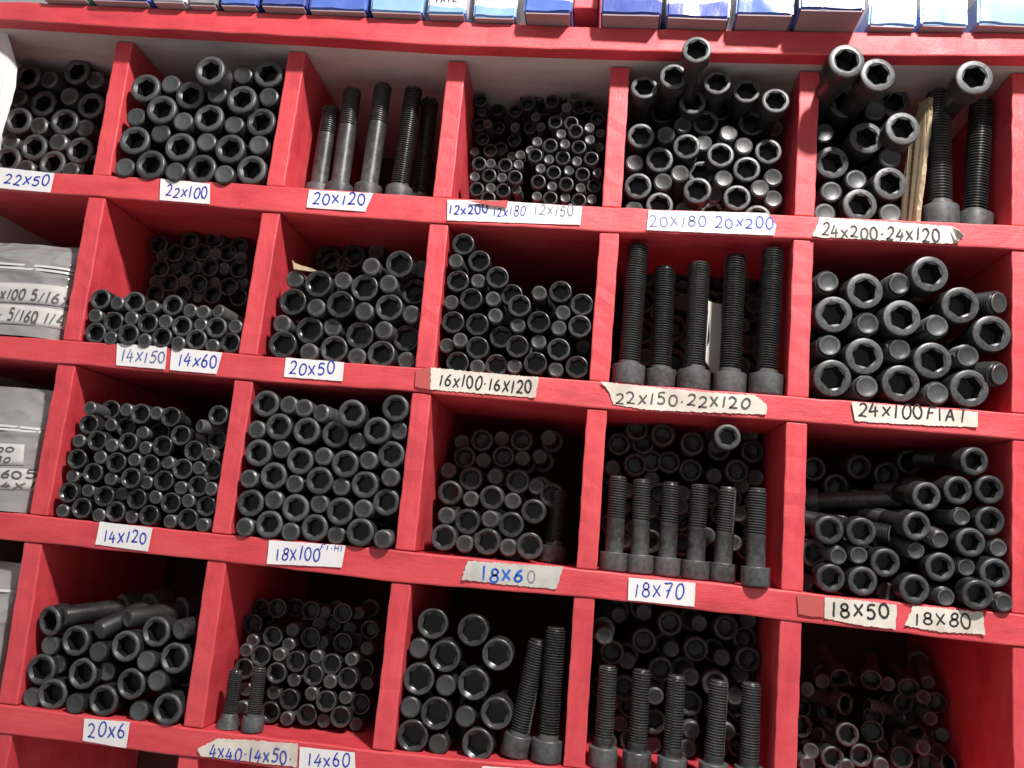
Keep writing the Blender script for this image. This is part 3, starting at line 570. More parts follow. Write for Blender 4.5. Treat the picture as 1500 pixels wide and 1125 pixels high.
 ('r1c5', 'h', 9825, -28, 12856, 0.022, -0.998, -0.06, 'leftmost bolt showing its socket head in bottom row, compartment above 24X100 label'),
 ('r1c5', 'h', 10763, 4, 13106, 0.009, -1.0, -0.008, 'rightmost bolt showing its socket head in second row up, compartment above 24X100 label'),
 ('r1c5', 'h', 10120, -20, 13096, 0.007, -0.999, -0.048, 'leftmost bolt showing its socket head in second row up, compartment above 24X100 label'),
 ('r1c5', 'h', 11296, -21, 13402, 0.001, -1.0, -0.019, 'rightmost bolt showing its socket head in third row up, compartment above 24X100 label'),
 ('r1c5', 'h', 10461, -29, 13499, 0.04, -0.999, -0.013, 'second-from-left bolt showing its socket head in third row up, compartment above 24X100 label'),
 ('r1c5', 'h', 9824, -7, 13497, -0.015, -0.997, -0.074, 'leftmost bolt showing its socket head in third row up, compartment above 24X100 label'),
 ('r1c5', 'h', 11011, -12, 13669, 0.007, -0.996, -0.088, 'rightmost bolt showing its socket head in fourth row up, compartment above 24X100 label'),
 ('r1c5', 'h', 10126, 29, 13765, 0.071, -0.996, -0.061, 'leftmost bolt showing its socket head in fourth row up, compartment above 24X100 label'),
 ('r1c5', 'h', 10719, -25, 13962, 0.048, -0.998, -0.041, 'only bolt showing its socket head in top row, compartment above 24X100 label'),
 ('r2c1', 'h', 3580, 7, 10944, 0.03, -1.0, 0.008, 'rightmost bolt showing its socket head in bottom row, compartment above 14X120 label'),
 ('r2c1', 'h', 3176, -8, 10944, -0.044, -0.996, 0.072, 'third-from-left bolt showing its socket head in bottom row, compartment above 14X120 label'),
 ('r2c1', 'h', 2820, -15, 10948, -0.067, -0.998, 0.017, 'second-from-left bolt showing its socket head in bottom row, compartment above 14X120 label'),
 ('r2c1', 'h', 2456, -16, 10953, -0.001, -0.999, 0.038, 'leftmost bolt showing its socket head in bottom row, compartment above 14X120 label'),
 ('r2c1', 'h', 3734, 50, 11087, 0.004, -0.999, -0.049, 'rightmost bolt showing its socket head in second row up, compartment above 14X120 label'),
 ('r2c1', 'h', 3383, -5, 11087, 0.007, -1.0, 0.004, 'fourth-from-left bolt showing its socket head in second row up, compartment above 14X120 label'),
 ('r2c1', 'h', 3027, -22, 11095, -0.02, -1.0, 0.016, 'third-from-left bolt showing its socket head in second row up, compartment above 14X120 label'),
 ('r2c1', 'h', 2683, -28, 11092, 0.004, -0.998, 0.063, 'second-from-left bolt showing its socket head in second row up, compartment above 14X120 label'),
 ('r2c1', 'h', 2288, -21, 11095, -0.048, -0.999, 0.014, 'leftmost bolt showing its socket head in second row up, compartment above 14X120 label'),
 ('r2c1', 'h', 3640, -1, 11278, 0.006, -0.996, -0.087, 'rightmost bolt showing its socket head in third row up, compartment above 14X120 label'),
 ('r2c1', 'h', 3276, -17, 11301, 0.009, -1.0, -0.002, 'third-from-left bolt showing its socket head in third row up, compartment above 14X120 label'),
 ('r2c1', 'h', 2963, -86, 11297, -0.024, -1.0, 0.015, 'second-from-left bolt showing its socket head in third row up, compartment above 14X120 label'),
 ('r2c1', 'h', 2497, 11, 11314, 0.026, -0.999, -0.046, 'leftmost bolt showing its socket head in third row up, compartment above 14X120 label'),
 ('r2c1', 'h', 3738, 60, 11457, -0.001, -1.0, 0.018, 'rightmost bolt showing its socket head in fourth row up, compartment above 14X120 label'),
 ('r2c1', 'h', 3446, 5, 11438, 0.047, -0.998, 0.029, 'fourth-from-left bolt showing its socket head in fourth row up, compartment above 14X120 label'),
 ('r2c1', 'h', 3091, 7, 11451, -0.023, -1.0, -0.004, 'third-from-left bolt showing its socket head in fourth row up, compartment above 14X120 label'),
 ('r2c1', 'h', 2739, -11, 11442, 0.025, -1.0, 0.007, 'second-from-left bolt showing its socket head in fourth row up, compartment above 14X120 label'),
 ('r2c1', 'h', 2293, 17, 11444, 0.001, -1.0, 0.017, 'leftmost bolt showing its socket head in fourth row up, compartment above 14X120 label'),
 ('r2c1', 'h', 3526, 24, 11632, -0.034, -0.999, -0.016, 'rightmost bolt showing its socket head in fifth row up, compartment above 14X120 label'),
 ('r2c1', 'h', 3205, -14, 11653, 0.003, -1.0, -0.011, 'third-from-left bolt showing its socket head in fifth row up, compartment above 14X120 label'),
 ('r2c1', 'h', 2823, 0, 11656, -0.03, -0.999, 0.013, 'second-from-left bolt showing its socket head in fifth row up, compartment above 14X120 label'),
 ('r2c1', 'h', 2498, -19, 11647, 0.003, -1.0, 0.005, 'leftmost bolt showing its socket head in fifth row up, compartment above 14X120 label'),
 ('r2c1', 'h', 3696, 153, 11774, -0.055, -0.998, -0.027, 'rightmost bolt showing its socket head in sixth row up, compartment above 14X120 label'),
 ('r2c1', 'h', 3374, 0, 11777, 0.039, -0.999, 0.009, 'fourth-from-left bolt showing its socket head in sixth row up, compartment above 14X120 label'),
 ('r2c1', 'h', 3032, 232, 11816, 0.026, -0.999, -0.03, 'third-from-left bolt showing its socket head in sixth row up, compartment above 14X120 label'),
 ('r2c1', 'h', 2684, 159, 11827, 0.007, -0.999, 0.039, 'second-from-left bolt showing its socket head in sixth row up, compartment above 14X120 label'),
 ('r2c1', 'h', 2356, 17, 11811, 0.006, -1.0, -0.021, 'leftmost bolt showing its socket head in sixth row up, compartment above 14X120 label'),
 ('r2c1', 'h', 3227, 17, 11960, 0.021, -0.999, 0.035, 'third-from-left bolt showing its socket head in top row, compartment above 14X120 label'),
 ('r2c1', 'h', 3735, 4, 12014, -0.048, -0.999, 0.019, 'rightmost bolt showing its socket head in top row, compartment above 14X120 label'),
 ('r2c1', 'h', 2907, 1, 11963, 0.018, -1.0, -0.006, 'second-from-left bolt showing its socket head in top row, compartment above 14X120 label'),
 ('r2c1', 'h', 2439, 229, 12003, 0.026, -1.0, 0.01, 'leftmost bolt showing its socket head in top row, compartment above 14X120 label'),
 ('r2c2', 'h', 5381, -68, 10976, 0.023, -0.999, 0.027, 'rightmost bolt showing its socket head in bottom row, compartment above 18X100 label'),
 ('r2c2', 'h', 4901, -17, 10977, -0.048, -0.998, 0.044, 'second-from-left bolt showing its socket head in bottom row, compartment above 18X100 label'),
 ('r2c2', 'h', 4447, -45, 10969, -0.009, -0.998, 0.056, 'leftmost bolt showing its socket head in bottom row, compartment above 18X100 label'),
 ('r2c2', 'h', 5148, -35, 11157, 0.048, -0.999, -0.018, 'third-from-left bolt showing its socket head in second row up, compartment above 18X100 label'),
 ('r2c2', 'h', 4688, -33, 11150, 0.027, -1.0, -0.008, 'second-from-left bolt showing its socket head in second row up, compartment above 18X100 label'),
 ('r2c2', 'h', 4220, -30, 11159, 0.013, -0.999, 0.031, 'leftmost bolt showing its socket head in second row up, compartment above 18X100 label'),
 ('r2c2', 'h', 5576, 48, 11290, -0.022, -1.0, -0.021, 'rightmost bolt showing its socket head in second row up, compartment above 18X100 label'),
 ('r2c2', 'h', 5354, -16, 11441, -0.021, -1.0, -0.009, 'rightmost bolt showing its socket head in third row up, compartment above 18X100 label'),
 ('r2c2', 'h', 4903, -55, 11440, 0.027, -1.0, 0.004, 'second-from-left bolt showing its socket head in third row up, compartment above 18X100 label'),
 ('r2c2', 'h', 4418, -35, 11447, -0.026, -1.0, 0.005, 'leftmost bolt showing its socket head in third row up, compartment above 18X100 label'),
 ('r2c2', 'h', 5139, -47, 11627, -0.007, -1.0, 0.008, 'rightmost bolt showing its socket head in fourth row up, compartment above 18X100 label'),
 ('r2c2', 'h', 4672, -37, 11619, -0.002, -1.0, -0.006, 'second-from-left bolt showing its socket head in fourth row up, compartment above 18X100 label'),
 ('r2c2', 'h', 5580, 14, 11763, 0.033, -0.999, 0.012, 'rightmost bolt showing its socket head in fifth row up, compartment above 18X100 label'),
 ('r2c2', 'h', 4238, -61, 11661, -0.04, -0.999, -0.023, 'leftmost bolt showing its socket head in fourth row up, compartment above 18X100 label'),
 ('r2c2', 'h', 4993, -20, 11916, -0.011, -1.0, -0.019, 'third-from-left bolt showing its socket head in fifth row up, compartment above 18X100 label'),
 ('r2c2', 'h', 4705, -60, 11923, -0.028, -0.999, 0.02, 'second-from-left bolt showing its socket head in fifth row up, compartment above 18X100 label'),
 ('r2c2', 'h', 5425, -64, 11985, -0.017, -1.0, 0.026, 'fourth-from-left bolt showing its socket head in fifth row up, compartment above 18X100 label'),
 ('r2c2', 'h', 4410, -50, 11943, -0.024, -1.0, 0.0, 'leftmost bolt showing its socket head in fifth row up, compartment above 18X100 label'),
 ('r2c2', 'h', 5179, -166, 12126, 0.027, -1.0, 0.011, 'second-from-left bolt showing its socket head in top row, compartment above 18X100 label'),
 ('r2c2', 'h', 5579, -32, 12229, 0.027, -0.999, 0.017, 'rightmost bolt showing its socket head in top row, compartment above 18X100 label'),
 ('r2c2', 'h', 4230, -13, 12170, 0.015, -1.0, -0.016, 'leftmost bolt showing its socket head in top row, compartment above 18X100 label'),
 ('r2c3', 'h', 7038, 114, 10993, 0.082, -0.996, -0.036, 'rightmost bolt showing its socket head in bottom row, compartment above 18X60 label'),
 ('r2c3', 'h', 6612, 131, 10996, -0.037, -0.999, 0.021, 'second-from-left bolt showing its socket head in bottom row, compartment above 18X60 label'),
 ('r2c3', 'h', 6175, 146, 10997, 0.016, -1.0, -0.003, 'leftmost bolt showing its socket head in bottom row, compartment above 18X60 label'),
 ('r2c3', 'h', 6809, 401, 11184, 0.04, -0.999, 0.003, 'rightmost bolt showing its socket head in top row, compartment above 18X60 label'),
 ('r2c3', 'h', 6366, 353, 11174, -0.011, -1.0, -0.019, 'leftmost bolt showing its socket head in top row, compartment above 18X60 label'),
 ('r2c4', 'h', 8871, 40, 12212, 0.009, -1.0, 0.008, 'only bolt showing its socket head in bottom row, compartment above 18X70 label'),
 ('r2c5', 'e', 11371, -74, 10891, 0.038, -0.998, -0.055, 'rightmost bolt showing its threaded end in bottom row, compartment above 18X80 label'),
 ('r2c5', 'e', 10882, -36, 10889, 0.044, -0.997, -0.068, 'third-from-left bolt showing its threaded end in bottom row, compartment above 18X80 label'),
 ('r2c5', 'e', 11081, 18, 11174, 0.039, -0.995, -0.096, 'rightmost bolt showing its threaded end in second row up, compartment above 18X80 label'),
 ('r2c5', 'e', 9931, 4, 11169, 0.062, -0.99, -0.127, 'leftmost bolt showing its threaded end in second row up, compartment above 18X80 label'),
 ('r2c5', 'e', 10116, 7, 11195, -0.021, -0.995, -0.102, 'second-from-left bolt showing its threaded end in second row up, compartment above 18X80 label'),
 ('r2c5', 'e', 10640, 38, 11285, 0.035, -0.991, -0.128, 'third-from-left bolt showing its threaded end in third row up, compartment above 18X80 label'),
 ('r2c5', 'e', 11375, 45, 11375, 0.012, -0.998, -0.068, 'rightmost bolt showing its threaded end in third row up, compartment above 18X80 label'),
 ('r2c5', 'e', 10823, -47, 11404, 0.153, -0.967, -0.204, 'fourth-from-left bolt showing its threaded end in third row up, compartment above 18X80 label'),
 ('r2c5', 'e', 10422, 101, 11421, 0.909, -0.404, -0.101, 'second-from-left bolt showing its threaded end in third row up, compartment above 18X80 label'),
 ('r2c5', 'e', 11036, 16, 11632, 0.037, -0.999, -0.04, 'only bolt showing its threaded end in fourth row up, compartment above 18X80 label'),
 ('r2c5', 'h', 11120, -133, 10939, 0.013, -0.992, -0.127, 'rightmost bolt showing its socket head in bottom row, compartment above 18X80 label'),
 ('r2c5', 'h', 10597, -70, 10936, 0.033, -0.998, -0.061, 'third-from-left bolt showing its socket head in bottom row, compartment above 18X80 label'),
 ('r2c5', 'h', 10157, -8, 10960, 0.056, -0.994, -0.095, 'second-from-left bolt showing its socket head in bottom row, compartment above 18X80 label'),
 ('r2c5', 'h', 9876, 24, 10958, 0.055, -0.992, -0.116, 'leftmost bolt showing its socket head in bottom row, compartment above 18X80 label'),
 ('r2c5', 'h', 11307, -50, 11146, 0.045, -0.994, -0.097, 'rightmost bolt showing its socket head in second row up, compartment above 18X80 label'),
 ('r2c5', 'h', 10841, -17, 11153, 0.047, -0.992, -0.119, 'third-from-left bolt showing its socket head in second row up, compartment above 18X80 label'),
 ('r2c5', 'h', 10366, 21, 11147, 0.054, -0.989, -0.136, 'second-from-left bolt showing its socket head in second row up, compartment above 18X80 label'),
 ('r2c5', 'h', 9768, 199, 11178, 0.053, -0.998, -0.046, 'leftmost bolt showing its socket head in second row up, compartment above 18X80 label'),
 ('r2c5', 'h', 11104, -31, 11403, 0.061, -0.996, -0.059, 'rightmost bolt showing its socket head in third row up, compartment above 18X80 label'),
 ('r2c5', 'h', 10128, -26, 11411, 0.0, -0.993, -0.117, 'second-from-left bolt showing its socket head in third row up, compartment above 18X80 label'),
 ('r2c5', 'h', 9840, -18, 11403, 0.042, -0.997, -0.057, 'leftmost bolt showing its socket head in third row up, compartment above 18X80 label'),
 ('r2c5', 'h', 10616, -59, 11509, 0.204, -0.971, -0.123, 'leftmost bolt showing its socket head in fourth row up, compartment above 18X80 label'),
 ('r2c5', 'h', 11291, 7, 11616, 0.059, -0.993, -0.106, 'rightmost bolt showing its socket head in fourth row up, compartment above 18X80 label'),
 ('r2c5', 'h', 10718, -9, 11794, 0.125, -0.987, -0.104, 'leftmost bolt showing its socket head in fifth row up, compartment above 18X80 label'),
 ('r2c5', 'h', 11012, 22, 11876, 0.125, -0.987, -0.104, 'second-from-left bolt showing its socket head in fifth row up, compartment above 18X80 label'),
 ('r2c5', 'h', 11292, 20, 11908, 0.064, -0.994, -0.087, 'rightmost bolt showing its socket head in fifth row up, compartment above 18X80 label'),
 ('r2c5', 'h', 11148, -7, 12159, 0.165, -0.981, -0.103, 'only bolt showing its socket head in top row, compartment above 18X80 label'),
 ('r3c1', 'e', 3383, 13, 9067, -0.009, -0.999, 0.034, 'rightmost bolt showing its threaded end in bottom row, compartment above 20X6 label'),
 ('r3c1', 'e', 2745, -28, 9077, -0.072, -0.997, 0.03, 'second-from-left bolt showing its threaded end in bottom row, compartment above 20X6 label'),
 ('r3c1', 'e', 2249, 39, 9068, 0.01, -1.0, -0.022, 'leftmost bolt showing its threaded end in bottom row, compartment above 20X6 label'),
 ('r3c1', 'e', 3531, -20, 9372, -0.055, -0.998, 0.001, 'rightmost bolt showing its threaded end in second row up, compartment above 20X6 label'),
 ('r3c1', 'e', 2943, 95, 9382, -0.056, -0.997, -0.051, 'second-from-left bolt showing its threaded end in second row up, compartment above 20X6 label'),
 ('r3c1', 'e', 2415, 100, 9396, -0.051, -0.998, -0.023, 'leftmost bolt showing its threaded end in second row up, compartment above 20X6 label'),
 ('r3c1', 'e', 3395, -23, 9545, -0.028, -0.999, 0.038, 'rightmost bolt showing its threaded end in third row up, compartment above 20X6 label'),
 ('r3c1', 'e', 2886, -19, 9581, -0.089, -0.996, 0.03, 'second-from-left bolt showing its threaded end in third row up, compartment above 20X6 label'),
 ('r3c1', 'e', 2335, 49, 9577, -0.043, -0.999, 0.028, 'leftmost bolt showing its threaded end in third row up, compartment above 20X6 label'),
 ('r3c1', 'e', 2849, 2, 9776, -0.411, -0.832, -0.372, 'second-from-left bolt showing its threaded end in top row, compartment above 20X6 label'),
 ('r3c1', 'e', 3680, -13, 9871, -0.314, -0.941, -0.125, 'rightmost bolt showing its threaded end in top row, compartment above 20X6 label'),
 ('r3c1', 'e', 3087, 62, 9915, -0.518, -0.849, -0.104, 'third-from-left bolt showing its threaded end in top row, compartment above 20X6 label'),
 ('r3c1', 'e', 2450, 7, 9877, -0.562, -0.818, -0.123, 'leftmost bolt showing its threaded end in top row, compartment above 20X6 label'),
 ('r3c1', 'h', 3692, -48, 9131, -0.039, -0.999, -0.0, 'rightmost bolt showing its socket head in bottom row, compartment above 20X6 label'),
 ('r3c1', 'h', 3011, -6, 9128, -0.029, -0.999, -0.038, 'second-from-left bolt showing its socket head in bottom row, compartment above 20X6 label'),
 ('r3c1', 'h', 2459, 28, 9122, 0.043, -0.999, -0.014, 'leftmost bolt showing its socket head in bottom row, compartment above 20X6 label'),
 ('r3c1', 'h', 3267, -11, 9313, -0.069, -0.997, -0.036, 'rightmost bolt showing its socket head in second row up, compartment above 20X6 label'),
 ('r3c1', 'h', 2748, -2, 9355, -0.071, -0.997, 0.026, 'second-from-left bolt showing its socket head in second row up, compartment above 20X6 label'),
 ('r3c1', 'h', 2298, 27, 9344, -0.008, -1.0, 0.006, 'leftmost bolt showing its socket head in second row up, compartment above 20X6 label'),
 ('r3c1', 'h', 3656, 10, 9597, -0.085, -0.995, 0.053, 'rightmost bolt showing its socket head in third row up, compartment above 20X6 label'),
 ('r3c1', 'h', 3158, -24, 9660, -0.04, -0.999, -0.008, 'second-from-left bolt showing its socket head in third row up, compartment above 20X6 label'),
 ('r3c1', 'h', 2606, 21, 9652, -0.081, -0.996, -0.02, 'leftmost bolt showing its socket head in third row up, compartment above 20X6 label'),
 ('r3c1', 'h', 3416, 32, 9820, -0.084, -0.996, 0.034, 'rightmost bolt showing its socket head in top row, compartment above 20X6 label'),
 ('r3c1', 'h', 2298, 19, 9811, -0.305, -0.945, -0.122, 'leftmost bolt showing its socket head in top row, compartment above 20X6 label'),
 ('r3c2', 'h', 5285, 388, 9150, 0.042, -0.999, -0.009, 'rightmost bolt showing its socket head in bottom row, compartment above 14X50 label'),
 ('r3c2', 'h', 4937, 402, 9131, 0.014, -1.0, 0.003, 'second-from-left bolt showing its socket head in bottom row, compartment above 14X50 label'),
 ('r3c2', 'h', 4551, 414, 9110, -0.004, -1.0, -0.017, 'leftmost bolt showing its socket head in bottom row, compartment above 14X50 label'),
 ('r3c2', 'h', 5433, 544, 9262, -0.015, -0.999, 0.047, 'rightmost bolt showing its socket head in second row up, compartment above 14X50 label'),
 ('r3c2', 'h', 5126, 371, 9286, 0.031, -0.998, 0.046, 'second-from-left bolt showing its socket head in second row up, compartment above 14X50 label'),
 ('r3c2', 'h', 4730, 422, 9252, 0.03, -1.0, -0.007, 'leftmost bolt showing its socket head in second row up, compartment above 14X50 label'),
 ('r3c2', 'h', 5306, 401, 9522, -0.034, -0.999, 0.023, 'rightmost bolt showing its socket head in third row up, compartment above 14X50 label'),
 ('r3c2', 'h', 4954, 398, 9513, 0.008, -1.0, -0.011, 'third-from-left bolt showing its socket head in third row up, compartment above 14X50 label'),
 ('r3c2', 'h', 4574, 383, 9498, -0.037, -0.999, 0.011, 'second-from-left bolt showing its socket head in third row up, compartment above 14X50 label'),
 ('r3c2', 'h', 4232, 385, 9502, -0.009, -1.0, 0.005, 'leftmost bolt showing its socket head in third row up, compartment above 14X50 label'),
 ('r3c2', 'h', 5395, 685, 9581, -0.021, -0.999, 0.023, 'rightmost bolt showing its socket head in fourth row up, compartment above 14X50 label'),
 ('r3c2', 'h', 5106, 461, 9628, 0.045, -0.997, 0.066, 'third-from-left bolt showing its socket head in fourth row up, compartment above 14X50 label'),
 ('r3c2', 'h', 4757, 401, 9627, -0.014, -0.999, 0.05, 'second-from-left bolt showing its socket head in fourth row up, compartment above 14X50 label'),
 ('r3c2', 'h', 4380, 404, 9642, 0.009, -1.0, 0.009, 'leftmost bolt showing its socket head in fourth row up, compartment above 14X50 label'),
 ('r3c2', 'h', 5145, 659, 9818, 0.055, -0.997, -0.047, 'rightmost bolt showing its socket head in fifth row up, compartment above 14X50 label'),
 ('r3c2', 'h', 4821, 575, 9850, -0.001, -1.0, 0.015, 'second-from-left bolt showing its socket head in fifth row up, compartment above 14X50 label'),
 ('r3c2', 'h', 4455, 468, 9834, -0.015, -1.0, -0.001, 'leftmost bolt showing its socket head in fifth row up, compartment above 14X50 label'),
 ('r3c2', 'h', 4169, 621, 9916, 0.03, -1.0, 0.009, 'only bolt showing its socket head in sixth row up, compartment above 14X50 label'),
 ('r3c2', 'h', 5081, 751, 10108, -0.0, -0.999, -0.035, 'rightmost bolt showing its socket head in top row, compartment above 14X50 label'),
 ('r3c2', 'h', 4360, 761, 10086, 0.002, -1.0, 0.014, 'leftmost bolt showing its socket head in top row, compartment above 14X50 label'),
 ('r3c3', 'e', 6336, 69, 9079, -0.076, -0.997, -0.03, 'only bolt showing its threaded end in bottom row, compartment below 18X60 label'),
 ('r3c3', 'e', 6571, 50, 9358, -0.007, -0.999, -0.031, 'rightmost bolt showing its threaded end in second row up, compartment below 18X60 label'),
 ('r3c3', 'e', 6038, 41, 9386, 0.051, -0.998, 0.022, 'leftmost bolt showing its threaded end in second row up, compartment below 18X60 label'),
 ('r3c3', 'e', 6358, 41, 9619, -0.005, -0.999, -0.039, 'only bolt showing its threaded end in third row up, compartment below 18X60 label'),
 ('r3c3', 'e', 6047, 106, 9921, -0.007, -1.0, -0.021, 'only bolt showing its threaded end in fourth row up, compartment below 18X60 label'),
 ('r3c3', 'h', 6710, 55, 9124, -0.083, -0.996, 0.01, 'rightmost bolt showing its socket head in bottom row, compartment below 18X60 label'),
 ('r3c3', 'h', 6088, 54, 9130, 0.015, -1.0, -0.024, 'leftmost bolt showing its socket head in bottom row, compartment below 18X60 label'),
 ('r3c3', 'h', 6862, 55, 9420, -0.03, -1.0, -0.004, 'rightmost bolt showing its socket head in second row up, compartment below 18X60 label'),
 ('r3c3', 'h', 6294, 41, 9360, 0.014, -1.0, 0.024, 'leftmost bolt showing its socket head in second row up, compartment below 18X60 label'),
 ('r3c3', 'h', 6621, 30, 9664, -0.017, -1.0, -0.01, 'rightmost bolt showing its socket head in third row up, compartment below 18X60 label'),
 ('r3c3', 'h', 6088, 67, 9648, 0.039, -0.999, 0.03, 'leftmost bolt showing its socket head in third row up, compartment below 18X60 label'),
 ('r3c3', 'h', 6321, 43, 9885, -0.031, -0.998, -0.061, 'leftmost bolt showing its socket head in fourth row up, compartment below 18X60 label'),
 ('r3c3', 'h', 6823, 50, 9952, -0.011, -1.0, -0.028, 'rightmost bolt showing its socket head in fourth row up, compartment below 18X60 label'),
 ('r3c3', 'h', 6567, 48, 10150, 0.031, -0.999, 0.006, 'rightmost bolt showing its socket head in top row, compartment below 18X60 label'),
 ('r3c3', 'h', 6153, 150, 10164, 0.044, -0.998, 0.043, 'leftmost bolt showing its socket head in top row, compartment below 18X60 label'),
 ('r3c5', 'h', 10121, 690, 9238, 0.048, -0.999, 0.022, 'leftmost bolt showing its socket head in bottom row, compartment below 18X50 label'),
 ('r3c5', 'h', 10414, 799, 9269, 0.015, -1.0, -0.027, 'rightmost bolt showing its socket head in bottom row, compartment below 18X50 label'),
 ('r3c5', 'h', 10239, 638, 9482, 0.05, -0.998, 0.05, 'only bolt showing its socket head in top row, compartment below 18X50 label'),
]    # cell, kind, tip mm x,y,z, direction, label
rs = random.Random(3)
for (c, kd, x, y, z, nx, ny, nz, lab) in LYING:
    d, L, sc, stp, oil, tf = PILE[c]
    bolt(d, L, (x * .0001, y * .0001, z * .0001), (nx, ny, nz), kd, rs.uniform(0, 6.28), sc, lab, 'black socket head bolts stacked in the rack', stamp=bool(stp), oil=oil, tf=tf)
STANDING = [
 (20, 95.5, 4321, 450, 15671, 0.015, 0.0, 1.0, 0.4, 0, 'leftmost part threaded black bolt standing head down in the compartment above 20X120 label'),
 (20, 115.6, 4569, 380, 15868, 0.001, 0.0, 1.0, 0.42, 0, 'second-from-left part threaded black bolt standing head down in the compartment above 20X120 label'),
 (20, 121.0, 4929, 340, 15917, 0.019, 0.0, 1.0, 0.42, 0, 'third-from-left part threaded black bolt standing head down in the compartment above 20X120 label'),
 (20, 119.0, 5285, 340, 15890, 0.027, 0.0, 1.0, 1, 0, 'fourth-from-left fully threaded black bolt standing head down in the compartment above 20X120 label'),
 (20, 120.1, 5418, 600, 15898, -0.011, 0.0, 1.0, 1, 0, 'rightmost fully threaded black bolt standing head down in the compartment above 20X120 label'),
 (24, 127.3, 10874, 220, 16022, -0.017, 0.0, 1.0, 1, 0, 'leftmost fully threaded black bolt standing head down in the compartment above 24X120 label'),
 (24, 128.0, 11374, 380, 16029, 0.059, 0.0, 0.998, 1, 0, 'rightmost fully threaded black bolt standing head down in the compartment above 24X120 label'),
 (22, 128.5, 7886, 220, 14166, 0.005, 0.0, 1.0, 1, 0, 'leftmost fully threaded black bolt standing head down in the compartment above 22X150 label'),
 (22, 110.1, 8188, 340, 13980, -0.017, 0.0, 1.0, 1, 0, 'second-from-left fully threaded black bolt standing head down in the compartment above 22X150 label'),
 (22, 113.8, 8528, 240, 14015, -0.007, 0.0, 1.0, 1, 0, 'third-from-left fully threaded black bolt standing head down in the compartment above 22X150 label'),
 (22, 124.4, 8891, 240, 14120, 0.0, 0.0, 1.0, 1, 0, 'fourth-from-left fully threaded black bolt standing head down in the compartment above 22X150 label'),
 (22, 131.4, 9248, 160, 14187, 0.01, 0.0, 1.0, 1, 0, 'rightmost fully threaded black bolt standing head down in the compartment above 22X150 label'),
 (18, 74.1, 7852, 200, 11750, -0.009, 0.0, 1.0, 0.62, 0, 'leftmost part threaded black bolt standing head down in the compartment above 18X70 label'),
 (18, 73.5, 8083, 240, 11742, -0.038, 0.0, 0.999, 0.6, 0, 'second-from-left part threaded black bolt standing head down in the compartment above 18X70 label'),
 (18, 73.5, 8373, 280, 11741, -0.012, 0.0, 1.0, 0.6, 0, 'third-from-left part threaded black bolt standing head down in the compartment above 18X70 label'),
 (18, 73.7, 8649, 240, 11740, -0.004, 0.0, 1.0, 0.62, 0, 'fourth-from-left part threaded black bolt standing head down in the compartment above 18X70 label'),
 (18, 74.1, 8937, 300, 11742, 0.023, 0.0, 1.0, 0.64, 0, 'fifth-from-left part threaded black bolt standing head down in the compartment above 18X70 label'),
 (18, 73.8, 9168, 20, 11737, -0.021, 0.0, 1.0, 0.64, 0, 'rightmost part threaded black bolt standing head down in the compartment above 18X70 label'),
 (18, 57.0, 7256, 750, 11584, 0.02, 0.0, 1.0, 1, 0, 'shadowed fully threaded black bolt standing head down in the compartment above 18X60 label'),
 (14, 51.0, 4245, 160, 9526, 0.004, 0.0, 1.0, 1, 1, 'leftmost countersunk black bolt standing head down in the compartment above 14X40 label'),
 (14, 46.0, 4501, 100, 9588, -0.02, 0.0, 1.0, 1, 0, 'rightmost fully threaded black bolt standing head down in the compartment above 14X40 label'),
 (20, 89.2, 7197, 240, 10105, 0.13, 0.0, 0.992, 1, 0, 'leftmost fully threaded black bolt standing head down in the compartment below 18X60 label'),
 (20, 101.9, 7354, 140, 10250, -0.011, 0.0, 1.0, 1, 0, 'rightmost fully threaded black bolt standing head down in the compartment below 18X60 label'),
 (18, 72.6, 7879, 180, 9938, -0.01, 0.0, 1.0, 0.95, 0, 'leftmost part threaded black bolt standing head down in the compartment below 18X70 label'),
 (18, 73.4, 8198, 180, 9941, -0.006, 0.0, 1.0, 0.95, 0, 'second-from-left part threaded black bolt standing head down in the compartment below 18X70 label'),
 (18, 72.7, 8521, 140, 9927, -0.004, 0.0, 1.0, 0.95, 0, 'third-from-left part threaded black bolt standing head down in the compartment below 18X70 label'),
 (18, 73.0, 8915, 140, 9923, 0.015, 0.0, 1.0, 0.95, 0, 'fourth-from-left part threaded black bolt standing head down in the compartment below 18X70 label'),
 (18, 74.3, 9220, 180, 9929, -0.016, 0.0, 1.0, 0.95, 0, 'rightmost part threaded black bolt standing head down in the compartment below 18X70 label'),
]
for (d, L, x, y, z, nx, ny, nz, tf, cone, lab) in STANDING:
    bolt(d, L, (x * .0001, y * .0001, z * .0001), (nx, ny, nz), 'e', rs.uniform(0, 6.28), 1.0, lab, 'black bolts standing on their heads', tf=tf, cone=bool(cone))
